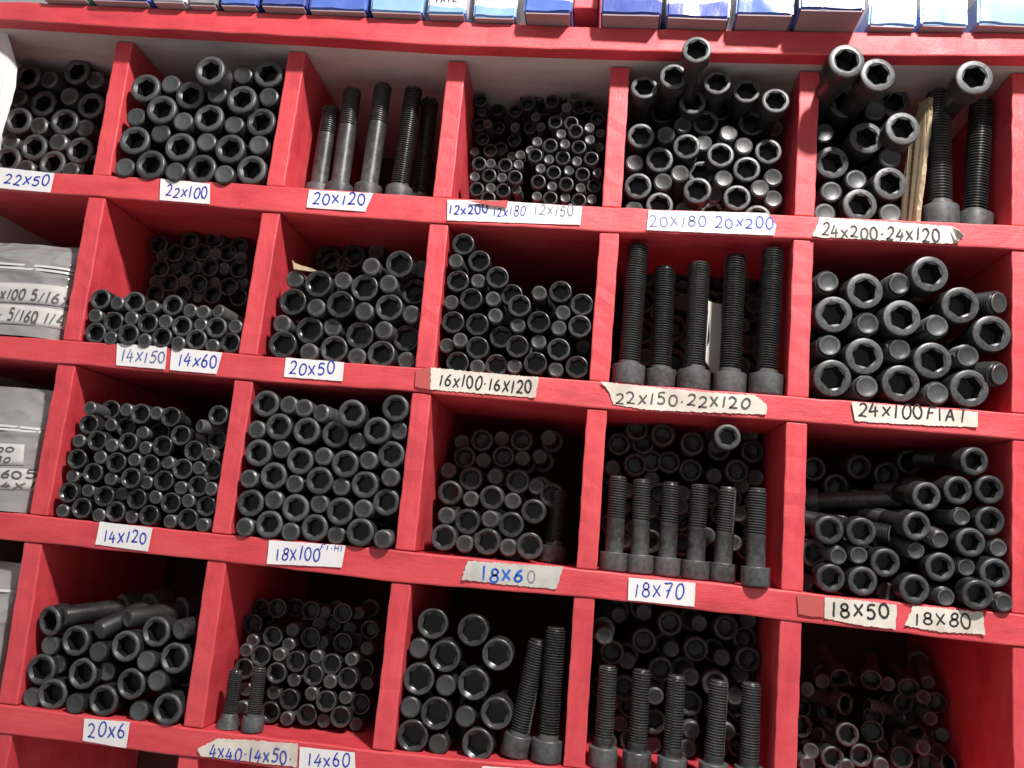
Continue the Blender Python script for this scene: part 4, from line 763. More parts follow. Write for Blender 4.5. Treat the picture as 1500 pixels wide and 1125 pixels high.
# the smallest and deepest bolts: one mass
REST = [
 ('r2c2', 'e', 5623, -109, 10928, 0.009, -1.0, -0.029),
 ('r0c0', 'e', 1297, 477, 14777, -0.038, -0.997, 0.067),
 ('r2c5', 'e', 10462, 274, 10877, 0.051, -0.996, -0.069),
 ('r1c2', 'e', 5099, 35, 12733, 0.023, -1.0, 0.012),
 ('r0c0', 'e', 1071, 487, 15123, 0.029, -0.999, -0.018),
 ('r1c2', 'e', 5348, 27, 13032, -0.035, -0.999, -0.01),
 ('r1c2', 'e', 5604, 107, 12743, -0.006, -1.0, -0.028),
 ('r0c0', 'e', 703, 520, 14786, 0.004, -1.0, -0.023),
 ('r1c2', 'e', 4591, 23, 12743, 0.013, -1.0, -0.023),
 ('r2c2', 'e', 5382, -65, 11202, 0.037, -0.999, 0.028),
 ('r1c2', 'e', 5119, 18, 13215, -0.033, -0.999, 0.004),
 ('r0c0', 'e', 1326, 547, 15346, 0.001, -1.0, -0.001),
 ('r0c0', 'e', 777, 502, 15324, 0.017, -1.0, -0.024),
 ('r1c2', 'e', 5602, 86, 13233, -0.051, -0.998, -0.031),
 ('r1c2', 'e', 5340, 22, 13528, 0.0, -1.0, -0.002),
 ('r2c2', 'e', 5125, 0, 10923, 0.022, -1.0, 0.008),
 ('r0c0', 'e', 1096, 493, 15713, 0.046, -0.999, 0.022),
 ('r2c2', 'e', 4668, -32, 10914, 0.031, -0.998, 0.051),
 ('r1c2', 'e', 4605, 17, 13222, -0.006, -0.999, 0.047),
 ('r0c0', 'e', 428, 548, 15134, -0.009, -1.0, 0.007),
 ('r1c2', 'e', 4786, 83, 13040, 0.047, -0.998, 0.03),
 ('r2c2', 'e', 4207, -61, 10919, -0.049, -0.999, 0.015),
 ('r1c2', 'e', 4260, 34, 13025, 0.008, -1.0, -0.03),
 ('r2c2', 'e', 5605, -15, 11533, 0.054, -0.998, -0.013),
 ('r2c5', 'e', 9720, 338, 10893, 0.043, -0.992, -0.12),
 ('r2c2', 'e', 4922, -29, 11213, 0.008, -1.0, 0.008),
 ('r1c2', 'e', 5134, 23, 13703, -0.01, -1.0, 0.021),
 ('r2c2', 'e', 5370, -45, 11680, -0.01, -0.999, -0.045),
 ('r0c0', 'e', 1338, 550, 15966, 0.057, -0.998, -0.002),
 ('r2c2', 'e', 4461, -50, 11210, -0.009, -1.0, 0.017),
 ('r2c2', 'e', 5114, -10, 11399, -0.022, -1.0, -0.005),
 ('r0c0', 'e', 429, 527, 15676, -0.009, -1.0, 0.02),
 ('r0c0', 'e', 775, 523, 15928, -0.023, -1.0, 0.006),
 ('r2c2', 'e', 4643, -25, 11386, -0.017, -1.0, 0.018),
 ('r2c2', 'e', 4907, -43, 11684, -0.036, -0.998, 0.051),
 ('r1c2', 'e', 4829, 89, 13549, -0.004, -0.999, 0.037),
 ('r2c2', 'e', 4178, -57, 11395, -0.025, -0.999, -0.024),
 ('r2c2', 'e', 5228, -18, 11859, -0.04, -0.999, -0.012),
 ('r1c2', 'e', 4311, 80, 13530, -0.042, -0.999, -0.004),
 ('r2c2', 'e', 5623, 42, 12010, 0.002, -0.999, 0.035),
 ('r2c5', 'e', 9723, 383, 11416, 0.075, -0.995, -0.066),
 ('r2c2', 'e', 4828, -56, 12115, -0.267, -0.962, 0.053),
 ('r2c2', 'e', 4456, -25, 11717, 0.038, -0.997, -0.069),
 ('r0c4', 'e', 9080, 91, 14810, -0.008, -1.0, 0.006),
 ('r2c2', 'e', 4646, -58, 12152, 0.008, -1.0, 0.02),
 ('r2c2', 'e', 4185, -51, 11894, 0.038, -0.999, 0.0),
 ('r0c4', 'e', 9228, 150, 14727, 0.031, -0.999, -0.021),
 ('r2c2', 'e', 4478, -45, 12176, -0.052, -0.997, 0.063),
 ('r0c4', 'e', 8711, 101, 14899, 0.043, -0.999, -0.0),
 ('r0c4', 'e', 8090, 72, 14819, -0.037, -0.999, -0.033),
 ('r0c4', 'e', 8331, 150, 14549, -0.035, -0.999, -0.042),
 ('r1c2', 'e', 5603, 316, 13801, 0.032, -0.998, -0.046),
 ('r0c4', 'e', 7817, 111, 14517, 0.038, -0.999, -0.008),
 ('r0c4', 'e', 9225, 186, 14975, 0.006, -0.996, -0.083),
 ('r0c4', 'e', 8900, 108, 15276, 0.028, -1.0, 0.002),
 ('r0c4', 'e', 8262, 123, 14944, -0.034, -0.999, -0.016),
 ('r0c4', 'e', 8636, 246, 14781, -0.01, -1.0, 0.01),
 ('r3c4', 'e', 7825, 239, 10207, 0.014, -1.0, -0.004),
 ('r0c4', 'e', 7788, 146, 15048, -0.014, -1.0, -0.024),
 ('r0c4', 'e', 8095, 131, 15374, 0.003, -1.0, -0.03),
 ('r2c3', 'e', 6824, 129, 10959, -0.015, -1.0, 0.017),
 ('r0c4', 'e', 8756, 248, 15480, 0.025, -1.0, 0.012),
 ('r2c3', 'e', 6388, 140, 10954, -0.003, -1.0, 0.021),
 ('r0c4', 'e', 8504, 321, 15390, -0.016, -1.0, -0.015),
 ('r2c3', 'e', 6611, 192, 11217, -0.015, -1.0, -0.007),
 ('r0c4', 'e', 8276, 282, 15572, 0.034, -0.999, -0.032),
 ('r2c3', 'e', 6166, 209, 11213, 0.019, -1.0, 0.018),
 ('r0c3', 'h', 7235, 120, 14586, -0.051, -0.998, -0.044),
 ('r3c5', 'e', 10249, 673, 9174, 0.029, -1.0, -0.002),
 ('r1c3', 'e', 7147, 66, 12758, 0.015, -0.999, 0.035),
 ('r0c3', 'h', 6935, 119, 14594, 0.006, -0.999, 0.046),
 ('r0c3', 'h', 7090, 116, 14759, 0.007, -1.0, -0.011),
 ('r1c3', 'e', 6358, 10, 12716, 0.011, -1.0, -0.022),
 ('r0c3', 'h', 6793, 113, 14769, -0.004, -0.999, -0.039),
 ('r1c3', 'e', 6951, 45, 13027, -0.006, -0.998, 0.065),
 ('r1c3', 'e', 6726, 72, 12761, 0.002, -0.999, 0.039),
 ('r0c3', 'h', 7330, 127, 15064, -0.029, -0.999, 0.027),
 ('r0c3', 'h', 7252, 150, 14891, 0.035, -0.999, -0.033),
 ('r0c3', 'h', 6546, 92, 14796, 0.065, -0.998, 0.007),
 ('r1c3', 'e', 7143, 46, 13184, -0.009, -1.0, -0.025),
 ('r3c5', 'e', 9888, 710, 9147, 0.014, -1.0, -0.013),
 ('r0c3', 'h', 6280, 109, 14554, 0.012, -1.0, -0.0),
 ('r0c3', 'h', 6947, 127, 14886, 0.037, -0.999, 0.021),
 ('r1c3', 'e', 6728, 16, 13178, 0.019, -1.0, 0.011),
 ('r1c3', 'e', 7171, 41, 13344, -0.012, -0.998, -0.056),
 ('r0c3', 'h', 6426, 128, 14659, -0.048, -0.999, 0.005),
 ('r1c3', 'e', 6155, 10, 12979, 0.016, -1.0, -0.003),
 ('r0c3', 'h', 7029, 137, 15062, 0.026, -0.999, -0.03),
 ('r1c3', 'e', 6915, 11, 13525, -0.02, -0.996, -0.086),
 ('r0c3', 'h', 7187, 145, 15194, -0.027, -0.999, 0.037),
 ('r1c3', 'e', 6489, 16, 13261, 0.04, -0.999, -0.014),
 ('r0c3', 'h', 6145, 132, 14658, 0.006, -1.0, -0.001),
 ('r0c3', 'h', 7143, 123, 15363, -0.005, -0.998, -0.064),
 ('r0c3', 'h', 6260, 131, 14818, -0.014, -1.0, -0.008),
 ('r0c3', 'h', 6884, 134, 15192, -0.015, -0.999, -0.051),
 ('r0c3', 'h', 6733, 144, 15076, 0.021, -1.0, -0.023),
 ('r1c3', 'e', 6447, 13, 13434, 0.007, -0.998, -0.064),
 ('r0c3', 'h', 6422, 143, 14948, 0.044, -0.999, -0.005),
 ('r3c5', 'e', 9933, 782, 9264, -0.192, -0.962, 0.192),
 ('r0c3', 'h', 6143, 124, 14943, 0.019, -1.0, 0.021),
 ('r0c3', 'h', 7377, 275, 14824, 0.04, -0.999, 0.008),
 ('r1c3', 'e', 6010, 72, 12926, -0.037, -0.999, -0.01),
 ('r1c3', 'e', 6014, 44, 13379, -0.021, -0.999, 0.028),
 ('r0c3', 'h', 7081, 222, 15502, -0.049, -0.999, 0.023),
 ('r1c3', 'e', 6269, 63, 13629, 0.019, -0.999, -0.037),
 ('r1c3', 'e', 6023, 9, 13812, -0.026, -0.999, 0.025),
 ('r1c3', 'e', 7397, 359, 13082, 0.017, -0.999, -0.037),
 ('r0c3', 'h', 6902, 294, 15543, -0.021, -0.999, 0.039),
 ('r1c3', 'e', 6592, 374, 13330, -0.022, -0.999, 0.026),
 ('r1c1', 'e', 3219, -63, 12720, -0.011, -1.0, -0.012),
 ('r1c1', 'e', 3563, -10, 12732, -0.013, -1.0, -0.018),
 ('r1c1', 'e', 2850, -63, 12723, -0.005, -0.998, -0.064),
 ('r1c1', 'e', 3410, -26, 12942, -0.071, -0.997, -0.032),
 ('r1c1', 'e', 3422, -39, 13077, 0.013, -0.999, 0.036),
 ('r1c1', 'e', 3768, 22, 12959, 0.004, -1.0, -0.01),
 ('r1c1', 'e', 3034, -47, 12945, 0.036, -0.999, 0.005),
 ('r1c1', 'e', 3279, -41, 13082, -0.02, -1.0, 0.023),
 ('r1c1', 'e', 3568, -6, 13105, -0.308, -0.944, 0.123),
 ('r1c1', 'e', 2661, -56, 12951, 0.003, -0.998, -0.062),
 ('r1c1', 'e', 2456, -26, 12727, 0.003, -1.0, -0.012),
 ('r1c1', 'e', 2469, -45, 13110, -0.056, -0.998, 0.041),
 ('r1c1', 'e', 2831, 2, 13103, 0.0, -1.0, 0.028),
 ('r1c1', 'e', 2241, -27, 12960, 0.02, -0.999, -0.033),
 ('r1c4', 'h', 9243, 1334, 13243, -0.013, -1.0, -0.014),
 ('r1c4', 'h', 8902, 1322, 13230, 0.071, -0.995, -0.067),
 ('r1c4', 'h', 9243, 1397, 13003, -0.004, -1.0, -0.016),
 ('r1c4', 'h', 8850, 1372, 13005, -0.025, -0.998, 0.059),
 ('r1c4', 'h', 8903, 1286, 13673, -0.008, -1.0, -0.005),
 ('r1c4', 'h', 8404, 1327, 13208, -0.021, -0.999, 0.027),
 ('r1c4', 'h', 8268, 1358, 12973, 0.014, -1.0, 0.004),
 ('r1c4', 'h', 8823, 1339, 13470, 0.007, -1.0, 0.024),
 ('r1c4', 'h', 8387, 1274, 13584, 0.066, -0.997, -0.041),
 ('r1c4', 'h', 8266, 1308, 13424, 0.075, -0.997, -0.033),
 ('r1c4', 'h', 9243, 1372, 13690, 0.021, -1.0, -0.015),
 ('r1c4', 'h', 8025, 1288, 13522, -0.017, -1.0, 0.013),
 ('r1c4', 'h', 9243, 1368, 13873, 0.009, -0.999, 0.049),
 ('r1c4', 'h', 8753, 1333, 13940, -0.005, -1.0, 0.01),
 ('r1c4', 'h', 8864, 1316, 14157, 0.027, -0.999, 0.026),
 ('r1c4', 'h', 9243, 1363, 14181, 0.022, -1.0, 0.0),
 ('r1c4', 'h', 8476, 1312, 14116, -0.022, -1.0, -0.004),
 ('r2c1', 'e', 3754, -13, 10896, -0.017, -0.999, -0.041),
 ('r1c4', 'h', 8022, 1330, 13898, 0.021, -1.0, -0.023),
 ('r3c2', 'e', 4743, 374, 9076, -0.027, -0.999, -0.027),
 ('r2c1', 'e', 3405, -6, 10901, -0.032, -0.998, -0.059),
 ('r3c2', 'e', 5305, 421, 9332, 0.048, -0.999, 0.018),
 ('r3c2', 'e', 5101, 444, 9084, -0.004, -1.0, -0.005),
 ('r3c2', 'e', 5134, 390, 9470, -0.007, -0.999, 0.053),
 ('r3c2', 'e', 4959, 395, 9335, 0.022, -0.999, -0.048),
 ('r2c1', 'e', 3558, 1, 11124, 0.014, -1.0, -0.016),
 ('r2c1', 'e', 3775, 4, 11263, -0.016, -1.0, -0.004),
 ('r2c1', 'e', 2659, -27, 10897, 0.042, -0.999, 0.006),
 ('r2c1', 'e', 3212, -8, 11130, -0.007, -1.0, -0.03),
 ('r2c1', 'e', 2985, 15, 10909, 0.029, -0.997, -0.076),
 ('r2c1', 'e', 3452, 18, 11245, 0.025, -1.0, 0.005),
 ('r3c2', 'e', 5410, 545, 9062, 0.001, -0.999, -0.039),
 ('r2c1', 'e', 3093, -11, 11267, 0.017, -1.0, 0.004),
 ('r2c1', 'e', 3705, -4, 11607, -0.009, -1.0, 0.008),
 ('r3c2', 'e', 4749, 430, 9441, 0.013, -1.0, 0.004),
 ('r2c1', 'e', 3606, 28, 11462, 0.005, -1.0, -0.003),
 ('r3c2', 'e', 4550, 449, 9291, 0.013, -1.0, -0.023),
 ('r2c1', 'e', 2251, -7, 10907, -0.012, -1.0, 0.017),
 ('r3c2', 'e', 4573, 399, 9671, -0.023, -1.0, -0.017),
 ('r3c2', 'e', 5303, 473, 9692, -0.005, -1.0, -0.011),
 ('r2c1', 'e', 2833, 23, 11132, 0.012, -1.0, 0.016),
 ('r2c1', 'e', 3567, -13, 11885, -0.49, -0.87, -0.054),
 ('r2c1', 'e', 2926, -9, 11486, -0.011, -1.0, 0.013),
 ('r3c2', 'e', 4231, 485, 9106, 0.019, -1.0, 0.018),
 ('r2c1', 'e', 2697, 12, 11272, 0.028, -1.0, 0.01),
 ('r2c1', 'e', 3257, 45, 11490, -0.032, -0.999, 0.039),
 ('r2c1', 'e', 2466, 27, 11132, -0.003, -0.999, 0.048),
 ('r3c2', 'e', 4932, 484, 9679, 0.019, -1.0, -0.023),
 ('r2c1', 'e', 2660, -14, 11613, -0.009, -1.0, 0.008),
 ('r2c1', 'e', 3004, 25, 11618, -0.016, -1.0, 0.018),
 ('r2c1', 'e', 2551, 1, 11483, 0.042, -0.999, -0.022),
 ('r3c2', 'e', 4233, 510, 9283, -0.024, -0.999, 0.023),
 ('r3c2', 'e', 4200, 451, 9672, -0.065, -0.997, 0.043),
 ('r3c2', 'e', 5457, 624, 9450, 0.066, -0.998, -0.007),
 ('r2c1', 'e', 2263, 41, 11265, -0.023, -0.999, 0.046),
 ('r3c2', 'e', 4623, 494, 9765, -0.031, -0.999, -0.025),
 ('r2c1', 'e', 3065, 14, 11985, 0.01, -1.0, 0.017),
 ('r2c1', 'e', 2284, 7, 11632, -0.012, -0.999, 0.03),
 ('r2c1', 'e', 2933, 51, 11776, 0.01, -1.0, 0.021),
 ('r3c2', 'e', 4239, 491, 9763, -0.063, -0.997, -0.042),
 ('r3c2', 'e', 4621, 555, 9907, -0.036, -0.999, 0.001),
 ('r3c2', 'e', 5403, 670, 9788, -0.003, -1.0, -0.031),
 ('r3c2', 'e', 4930, 626, 9800, 0.006, -0.999, -0.032),
 ('r2c1', 'e', 2321, 37, 11984, -0.038, -0.999, 0.035),
 ('r2c1', 'e', 2693, 87, 12001, -0.011, -1.0, 0.016),
 ('r3c4', 'h', 8929, 437, 9847, 0.004, -1.0, 0.02),
 ('r2c1', 'e', 2516, 149, 11831, -0.026, -0.998, -0.054),
 ('r1c4', 'h', 7859, 1982, 13325, 0.016, -1.0, -0.012),
 ('r1c4', 'h', 7859, 1956, 13824, 0.012, -1.0, -0.028),
 ('r3c2', 'e', 4831, 767, 9967, 0.019, -1.0, 0.017),
 ('r3c4', 'h', 8713, 616, 9612, -0.056, -0.998, -0.032),
 ('r1c4', 'h', 7859, 1949, 14352, 0.011, -1.0, -0.008),
 ('r3c4', 'h', 9187, 727, 9627, -0.005, -1.0, -0.024),
 ('r3c4', 'h', 9281, 716, 10076, 0.005, -1.0, -0.013),
 ('r2c5', 'h', 10666, 964, 12066, 0.033, -0.996, -0.08),
 ('r2c5', 'h', 10379, 932, 12120, 0.095, -0.99, -0.101),
 ('r2c5', 'h', 10151, 948, 11898, 0.06, -0.994, -0.089),
 ('r2c5', 'h', 10905, 976, 12220, 0.028, -0.993, -0.117),
 ('r3c4', 'h', 8762, 712, 10120, -0.035, -0.999, -0.016),
 ('r3c4', 'h', 8397, 821, 9362, -0.003, -1.0, -0.023),
 ('r2c5', 'h', 9913, 931, 12060, 0.082, -0.994, -0.066),
 ('r3c4', 'h', 8427, 752, 9883, -0.012, -1.0, -0.01),
 ('r3c4', 'h', 9055, 740, 10362, 0.043, -0.997, 0.06),
 ('r3c4', 'h', 9281, 967, 9205, -0.025, -1.0, -0.011),
 ('r3c4', 'h', 8070, 775, 9661, -0.011, -1.0, -0.026),
 ('r0c4', 'h', 8689, 562, 15922, 0.012, -1.0, -0.028),
 ('r3c4', 'h', 7925, 725, 10000, -0.033, -0.999, 0.009),
 ('r3c4', 'h', 8239, 734, 10147, 0.0, -1.0, -0.014),
 ('r0c4', 'h', 8065, 525, 15838, 0.015, -1.0, -0.003),
 ('r3c4', 'h', 8490, 738, 10347, 0.005, -1.0, -0.007),
 ('r3c4', 'h', 9060, 1020, 9150, -0.009, -0.997, -0.071),
 ('r2c3', 'h', 7016, 540, 11341, 0.005, -1.0, -0.015),
 ('r3c4', 'h', 9034, 972, 9516, -0.043, -0.999, -0.009),
 ('r0c4', 'h', 8217, 588, 15978, 0.042, -0.999, -0.026),
 ('r3c4', 'h', 9281, 1030, 9526, 0.004, -1.0, -0.023),
 ('r1c2', 'h', 4651, 888, 14077, -0.037, -0.999, 0.039),
 ('r3c4', 'h', 9281, 975, 9900, -0.006, -0.999, 0.035),
 ('r1c2', 'h', 4417, 899, 13971, 0.0, -1.0, 0.004),
 ('r3c4', 'h', 9281, 945, 10257, -0.006, -1.0, 0.022),
 ('r3c4', 'h', 8202, 1028, 9120, 0.003, -0.999, 0.033),
 ('r2c3', 'h', 6565, 565, 11444, -0.011, -0.999, -0.04),
 ('r1c2', 'h', 4340, 933, 14054, -0.014, -1.0, -0.011),
 ('r3c4', 'h', 8164, 1045, 9448, -0.029, -0.999, -0.024),
 ('r2c3', 'h', 6115, 591, 11457, 0.018, -0.999, -0.034),
 ('r2c3', 'h', 7181, 693, 11536, -0.003, -1.0, -0.015),
 ('r2c3', 'h', 6813, 660, 11646, -0.025, -0.999, 0.044),
 ('r2c4', 'h', 8610, 693, 12200, 0.003, -1.0, 0.006),
 ('r2c4', 'h', 9275, 958, 11171, -0.032, -0.997, -0.065),
 ('r2c3', 'h', 6308, 683, 11633, -0.001, -0.999, 0.048),
 ('r2c4', 'h', 9104, 834, 11961, 0.018, -0.998, -0.053),
 ('r2c4', 'h', 8839, 865, 11681, 0.004, -1.0, 0.029),
 ('r2c4', 'h', 8299, 710, 12268, -0.053, -0.998, 0.02),
 ('r2c4', 'h', 8983, 935, 11510, -0.03, -1.0, -0.0),
 ('r2c4', 'h', 8306, 845, 11652, 0.006, -1.0, -0.004),
 ('r2c4', 'h', 8248, 932, 11152, -0.018, -1.0, -0.021),
 ('r2c4', 'h', 8560, 952, 11410, -0.03, -0.999, -0.046),
 ('r2c4', 'h', 9275, 1013, 11513, -0.072, -0.997, -0.017),
 ('r2c4', 'h', 8599, 1006, 11155, -0.005, -1.0, -0.018),
 ('r2c4', 'h', 8284, 977, 11314, 0.069, -0.996, 0.056),
 ('r2c4', 'h', 9074, 1004, 11690, -0.019, -0.999, 0.026),
 ('r2c4', 'h', 8691, 1031, 11320, 0.021, -1.0, -0.005),
 ('r2c4', 'h', 8039, 861, 11940, 0.021, -1.0, 0.001),
 ('r2c4', 'h', 9275, 956, 12200, 0.014, -1.0, -0.001),
 ('r2c4', 'h', 8636, 959, 11940, 0.013, -0.999, -0.047),
 ('r2c4', 'h', 8032, 847, 12322, 0.056, -0.998, -0.022),
 ('r2c4', 'h', 8925, 987, 12193, -0.038, -0.999, 0.027),
 ('r2c4', 'h', 8401, 968, 12010, 0.037, -0.999, 0.003),
 ('r2c4', 'h', 8212, 976, 12008, -0.002, -0.999, -0.038),
 ('r2c4', 'h', 7851, 932, 12158, 0.001, -1.0, -0.026),
 ('r2c4', 'h', 8109, 960, 12191, -0.025, -0.999, 0.042),
 ('r2c4', 'h', 7842, 1135, 11298, 0.019, -1.0, -0.018),
 ('r2c3', 'h', 6170, 993, 11875, -0.011, -0.999, 0.047),
 ('r3c4', 'h', 7863, 1551, 9139, 0.026, -1.0, -0.011),
 ('r2c3', 'h', 6596, 1050, 11926, 0.02, -1.0, 0.018),
 ('r0c4', 'h', 7829, 1188, 16288, 0.054, -0.999, -0.006),
 ('r2c3', 'h', 6781, 1062, 12125, -0.02, -0.999, 0.05),
 ('r3c4', 'h', 7863, 1531, 9532, 0.032, -0.998, 0.05),
 ('r2c3', 'h', 6337, 1042, 12087, -0.033, -0.999, -0.009),
 ('r3c4', 'h', 7863, 1557, 9919, -0.024, -1.0, 0.002),
 ('r3c4', 'h', 7863, 1555, 10324, 0.037, -0.999, 0.005),
 ('r3c5', 'h', 10840, 910, 9275, -0.098, -0.976, 0.195),
 ('r3c5', 'h', 9849, 791, 9484, 0.286, -0.953, 0.095),
 ('r3c5', 'h', 11335, 1006, 9247, 0.424, -0.848, 0.318),
 ('r3c5', 'h', 11141, 1030, 9219, -0.314, -0.943, 0.105),
 ('r2c4', 'h', 7842, 1617, 11663, 0.006, -1.0, 0.013),
 ('r2c4', 'h', 7842, 1524, 12407, 0.022, -1.0, -0.015),
 ('r3c5', 'h', 10593, 1036, 9469, -0.212, -0.954, 0.212),
 ('r3c5', 'h', 10323, 1011, 9706, 0.53, -0.848, 0.0),
 ('r3c5', 'h', 11030, 1125, 9483, -0.503, -0.503, 0.704),
 ('r3c5', 'h', 11090, 1265, 9025, -0.172, -0.922, 0.347),
 ('r3c5', 'h', 11060, 1309, 9316, 0.118, -0.993, -0.016),
 ('r3c5', 'h', 11021, 1263, 9892, -0.083, -0.977, -0.195),
 ('r3c5', 'h', 10331, 1301, 9265, -0.377, -0.904, -0.201),
 ('r3c5', 'h', 11324, 1332, 9767, -0.111, -0.992, -0.061),
 ('r3c5', 'h', 10688, 1316, 9560, -0.189, -0.982, -0.02),
 ('r3c5', 'h', 10999, 1335, 9726, 0.096, -0.987, -0.132),
 ('r3c5', 'h', 10642, 1262, 9936, -0.266, -0.929, -0.256),
 ('r3c5', 'h', 10253, 1290, 9748, 0.369, -0.894, 0.256),
 ('r3c5', 'h', 10343, 1320, 9911, 0.108, -0.919, -0.379),
 ('r3c5', 'h', 10236, 1372, 9557, 0.206, -0.928, 0.309),
 ('r3c5', 'h', 9956, 1355, 9573, -0.099, -0.919, 0.381),
 ('r3c5', 'h', 10896, 1460, 9679, 0.108, -0.97, 0.216),
 ('r0c3', 'e', 7240, 141, 14734, -0.057, -0.998, -0.008),
 ('r0c3', 'e', 7088, 158, 14623, 0.017, -1.0, -0.012),
 ('r0c3', 'e', 6789, 135, 14613, -0.011, -1.0, 0.027),
 ('r0c3', 'e', 6940, 132, 14732, -0.012, -0.999, 0.047),
 ('r0c3', 'e', 7367, 205, 14640, 0.026, -0.998, -0.059),
 ('r0c3', 'e', 7181, 131, 15025, -0.009, -0.998, -0.057),
 ('r0c3', 'e', 7041, 92, 15195, 0.004, -1.0, -0.01),
 ('r0c3', 'e', 6294, 107, 14668, 0.068, -0.996, -0.049),
 ('r0c3', 'e', 7103, 166, 14934, 0.018, -1.0, 0.011),
 ('r0c3', 'e', 6802, 145, 14930, 0.033, -0.999, -0.012),
 ('r0c3', 'e', 7284, 118, 15406, 0.028, -0.999, 0.016),
 ('r0c3', 'e', 7403, 212, 14952, -0.015, -1.0, 0.003),
 ('r0c3', 'e', 6561, 168, 14691, -0.052, -0.999, -0.012),
 ('r0c3', 'e', 6989, 116, 15318, 0.05, -0.998, -0.032),
 ('r0c3', 'e', 6882, 153, 15041, 0.011, -1.0, 0.013),
 ('r0c3', 'e', 7298, 154, 15290, 0.013, -1.0, 0.024),
 ('r0c3', 'e', 6397, 155, 14810, -0.03, -0.999, -0.037),
 ('r0c3', 'e', 6265, 120, 14948, -0.056, -0.998, -0.026),
 ('r0c3', 'e', 6561, 154, 14968, 0.031, -0.999, -0.011),
 ('r0c3', 'e', 6740, 134, 15227, 0.004, -0.999, -0.034),
 ('r0c3', 'e', 6105, 142, 14802, 0.013, -0.999, 0.046),
 ('r0c3', 'e', 7404, 323, 15290, 0.065, -0.998, -0.018),
 ('r0c3', 'e', 7015, 258, 15703, 0.036, -0.999, -0.007),
 ('r0c3', 'e', 7404, 345, 15460, 0.034, -0.999, 0.015),
 ('r3c2', 'h', 5377, 804, 9958, -0.065, -0.998, -0.0),
 ('r0c3', 'e', 6544, 354, 15170, -0.032, -0.999, -0.013),
 ('r1c1', 'h', 3241, 854, 13609, 0.04, -0.999, 0.037),
 ('r3c2', 'h', 4955, 825, 9980, -0.017, -0.999, 0.031),
 ('r1c1', 'h', 3357, 905, 13500, -0.026, -1.0, 0.013),
 ('r0c3', 'e', 6646, 408, 15253, -0.01, -1.0, -0.024),
 ('r1c1', 'h', 3049, 875, 13504, -0.003, -0.999, 0.055),
 ('r3c2', 'h', 4715, 804, 10096, -0.014, -0.999, 0.032),
 ('r1c1', 'h', 2687, 872, 13490, -0.051, -0.996, -0.074),
 ('r1c1', 'h', 2866, 871, 13623, -0.002, -0.998, -0.057),
 ('r1c1', 'h', 3315, 885, 13833, -0.032, -0.999, -0.014),
 ('r1c1', 'h', 2510, 872, 13611, -0.02, -1.0, 0.003),
 ('r1c1', 'h', 2346, 887, 13472, 0.002, -1.0, -0.021),
 ('r3c2', 'h', 4169, 808, 10063, -0.037, -0.999, -0.007),
 ('r1c1', 'h', 2953, 900, 13837, -0.047, -0.999, -0.015),
 ('r1c1', 'h', 3264, 906, 14115, 0.008, -1.0, -0.024),
 ('r1c1', 'h', 2842, 885, 14015, 0.01, -0.999, 0.043),
 ('r1c1', 'h', 3136, 922, 14034, -0.003, -1.0, 0.016),
 ('r2c1', 'h', 3301, 523, 11794, -0.029, -1.0, 0.007),
 ('r1c1', 'h', 2362, 886, 13784, 0.009, -1.0, -0.009),
 ('r1c1', 'h', 2675, 921, 13826, -0.016, -0.999, 0.049),
 ('r1c1', 'h', 2509, 885, 13983, -0.016, -0.999, 0.045),
 ('r1c1', 'h', 2663, 887, 14140, -0.01, -0.999, -0.038),
 ('r3c2', 'h', 4199, 899, 9985, -0.02, -0.999, 0.025),
 ('r1c1', 'h', 2947, 935, 14197, 0.062, -0.998, -0.024),
 ('r1c1', 'h', 2282, 901, 14077, -0.004, -1.0, -0.028),
 ('r3c2', 'h', 4483, 997, 10084, 0.054, -0.998, 0.017),
 ('r1c4', 'e', 9296, 1351, 12984, 0.026, -0.999, -0.038),
 ('r1c4', 'e', 9296, 1292, 13451, 0.001, -1.0, -0.023),
 ('r1c4', 'e', 9254, 1296, 13451, 0.004, -1.0, 0.025),
 ('r1c4', 'e', 9186, 1342, 13211, 0.0, -1.0, -0.03),
 ('r1c4', 'e', 9058, 1314, 13452, 0.004, -1.0, -0.012),
 ('r1c4', 'e', 9093, 1400, 12998, 0.007, -0.999, -0.035),
 ('r1c4', 'e', 8553, 1374, 12989, -0.017, -1.0, -0.022),
 ('r1c4', 'e', 8033, 1345, 12968, -0.019, -1.0, 0.0),
 ('r1c4', 'e', 9154, 1345, 13682, -0.036, -0.999, -0.007),
 ('r1c4', 'e', 9040, 1314, 13924, 0.003, -1.0, 0.025),
 ('r1c4', 'e', 9296, 1344, 13937, -0.012, -1.0, -0.021),
 ('r1c4', 'e', 8545, 1380, 13467, -0.02, -1.0, -0.014),
 ('r1c4', 'e', 8656, 1444, 13219, 0.008, -1.0, -0.001),
 ('r1c4', 'e', 8097, 1382, 13242, -0.018, -1.0, -0.006),
 ('r1c4', 'e', 9141, 1336, 14192, -0.027, -0.999, -0.046),
 ('r1c4', 'e', 8479, 1333, 13914, -0.033, -0.998, -0.053),
 ('r1c4', 'e', 8209, 1346, 13751, 0.03, -0.999, -0.012),
 ('r1c4', 'e', 8635, 1419, 13708, 0.072, -0.996, 0.046),
 ('r1c4', 'e', 8052, 1357, 14188, 0.006, -1.0, 0.018),
 ('r2c5', 'e', 10717, 642, 11811, 0.943, -0.314, 0.105),
 ('r3c4', 'e', 8709, 526, 9205, -0.03, -0.999, 0.017),
 ('r3c4', 'e', 8732, 533, 9377, -0.012, -1.0, -0.002),
 ('r3c4', 'e', 9080, 598, 9387, -0.02, -1.0, 0.0),
 ('r3c4', 'e', 9139, 562, 9731, 0.015, -0.999, 0.034),
 ('r3c4', 'e', 8704, 525, 9873, 0.038, -0.999, 0.007),
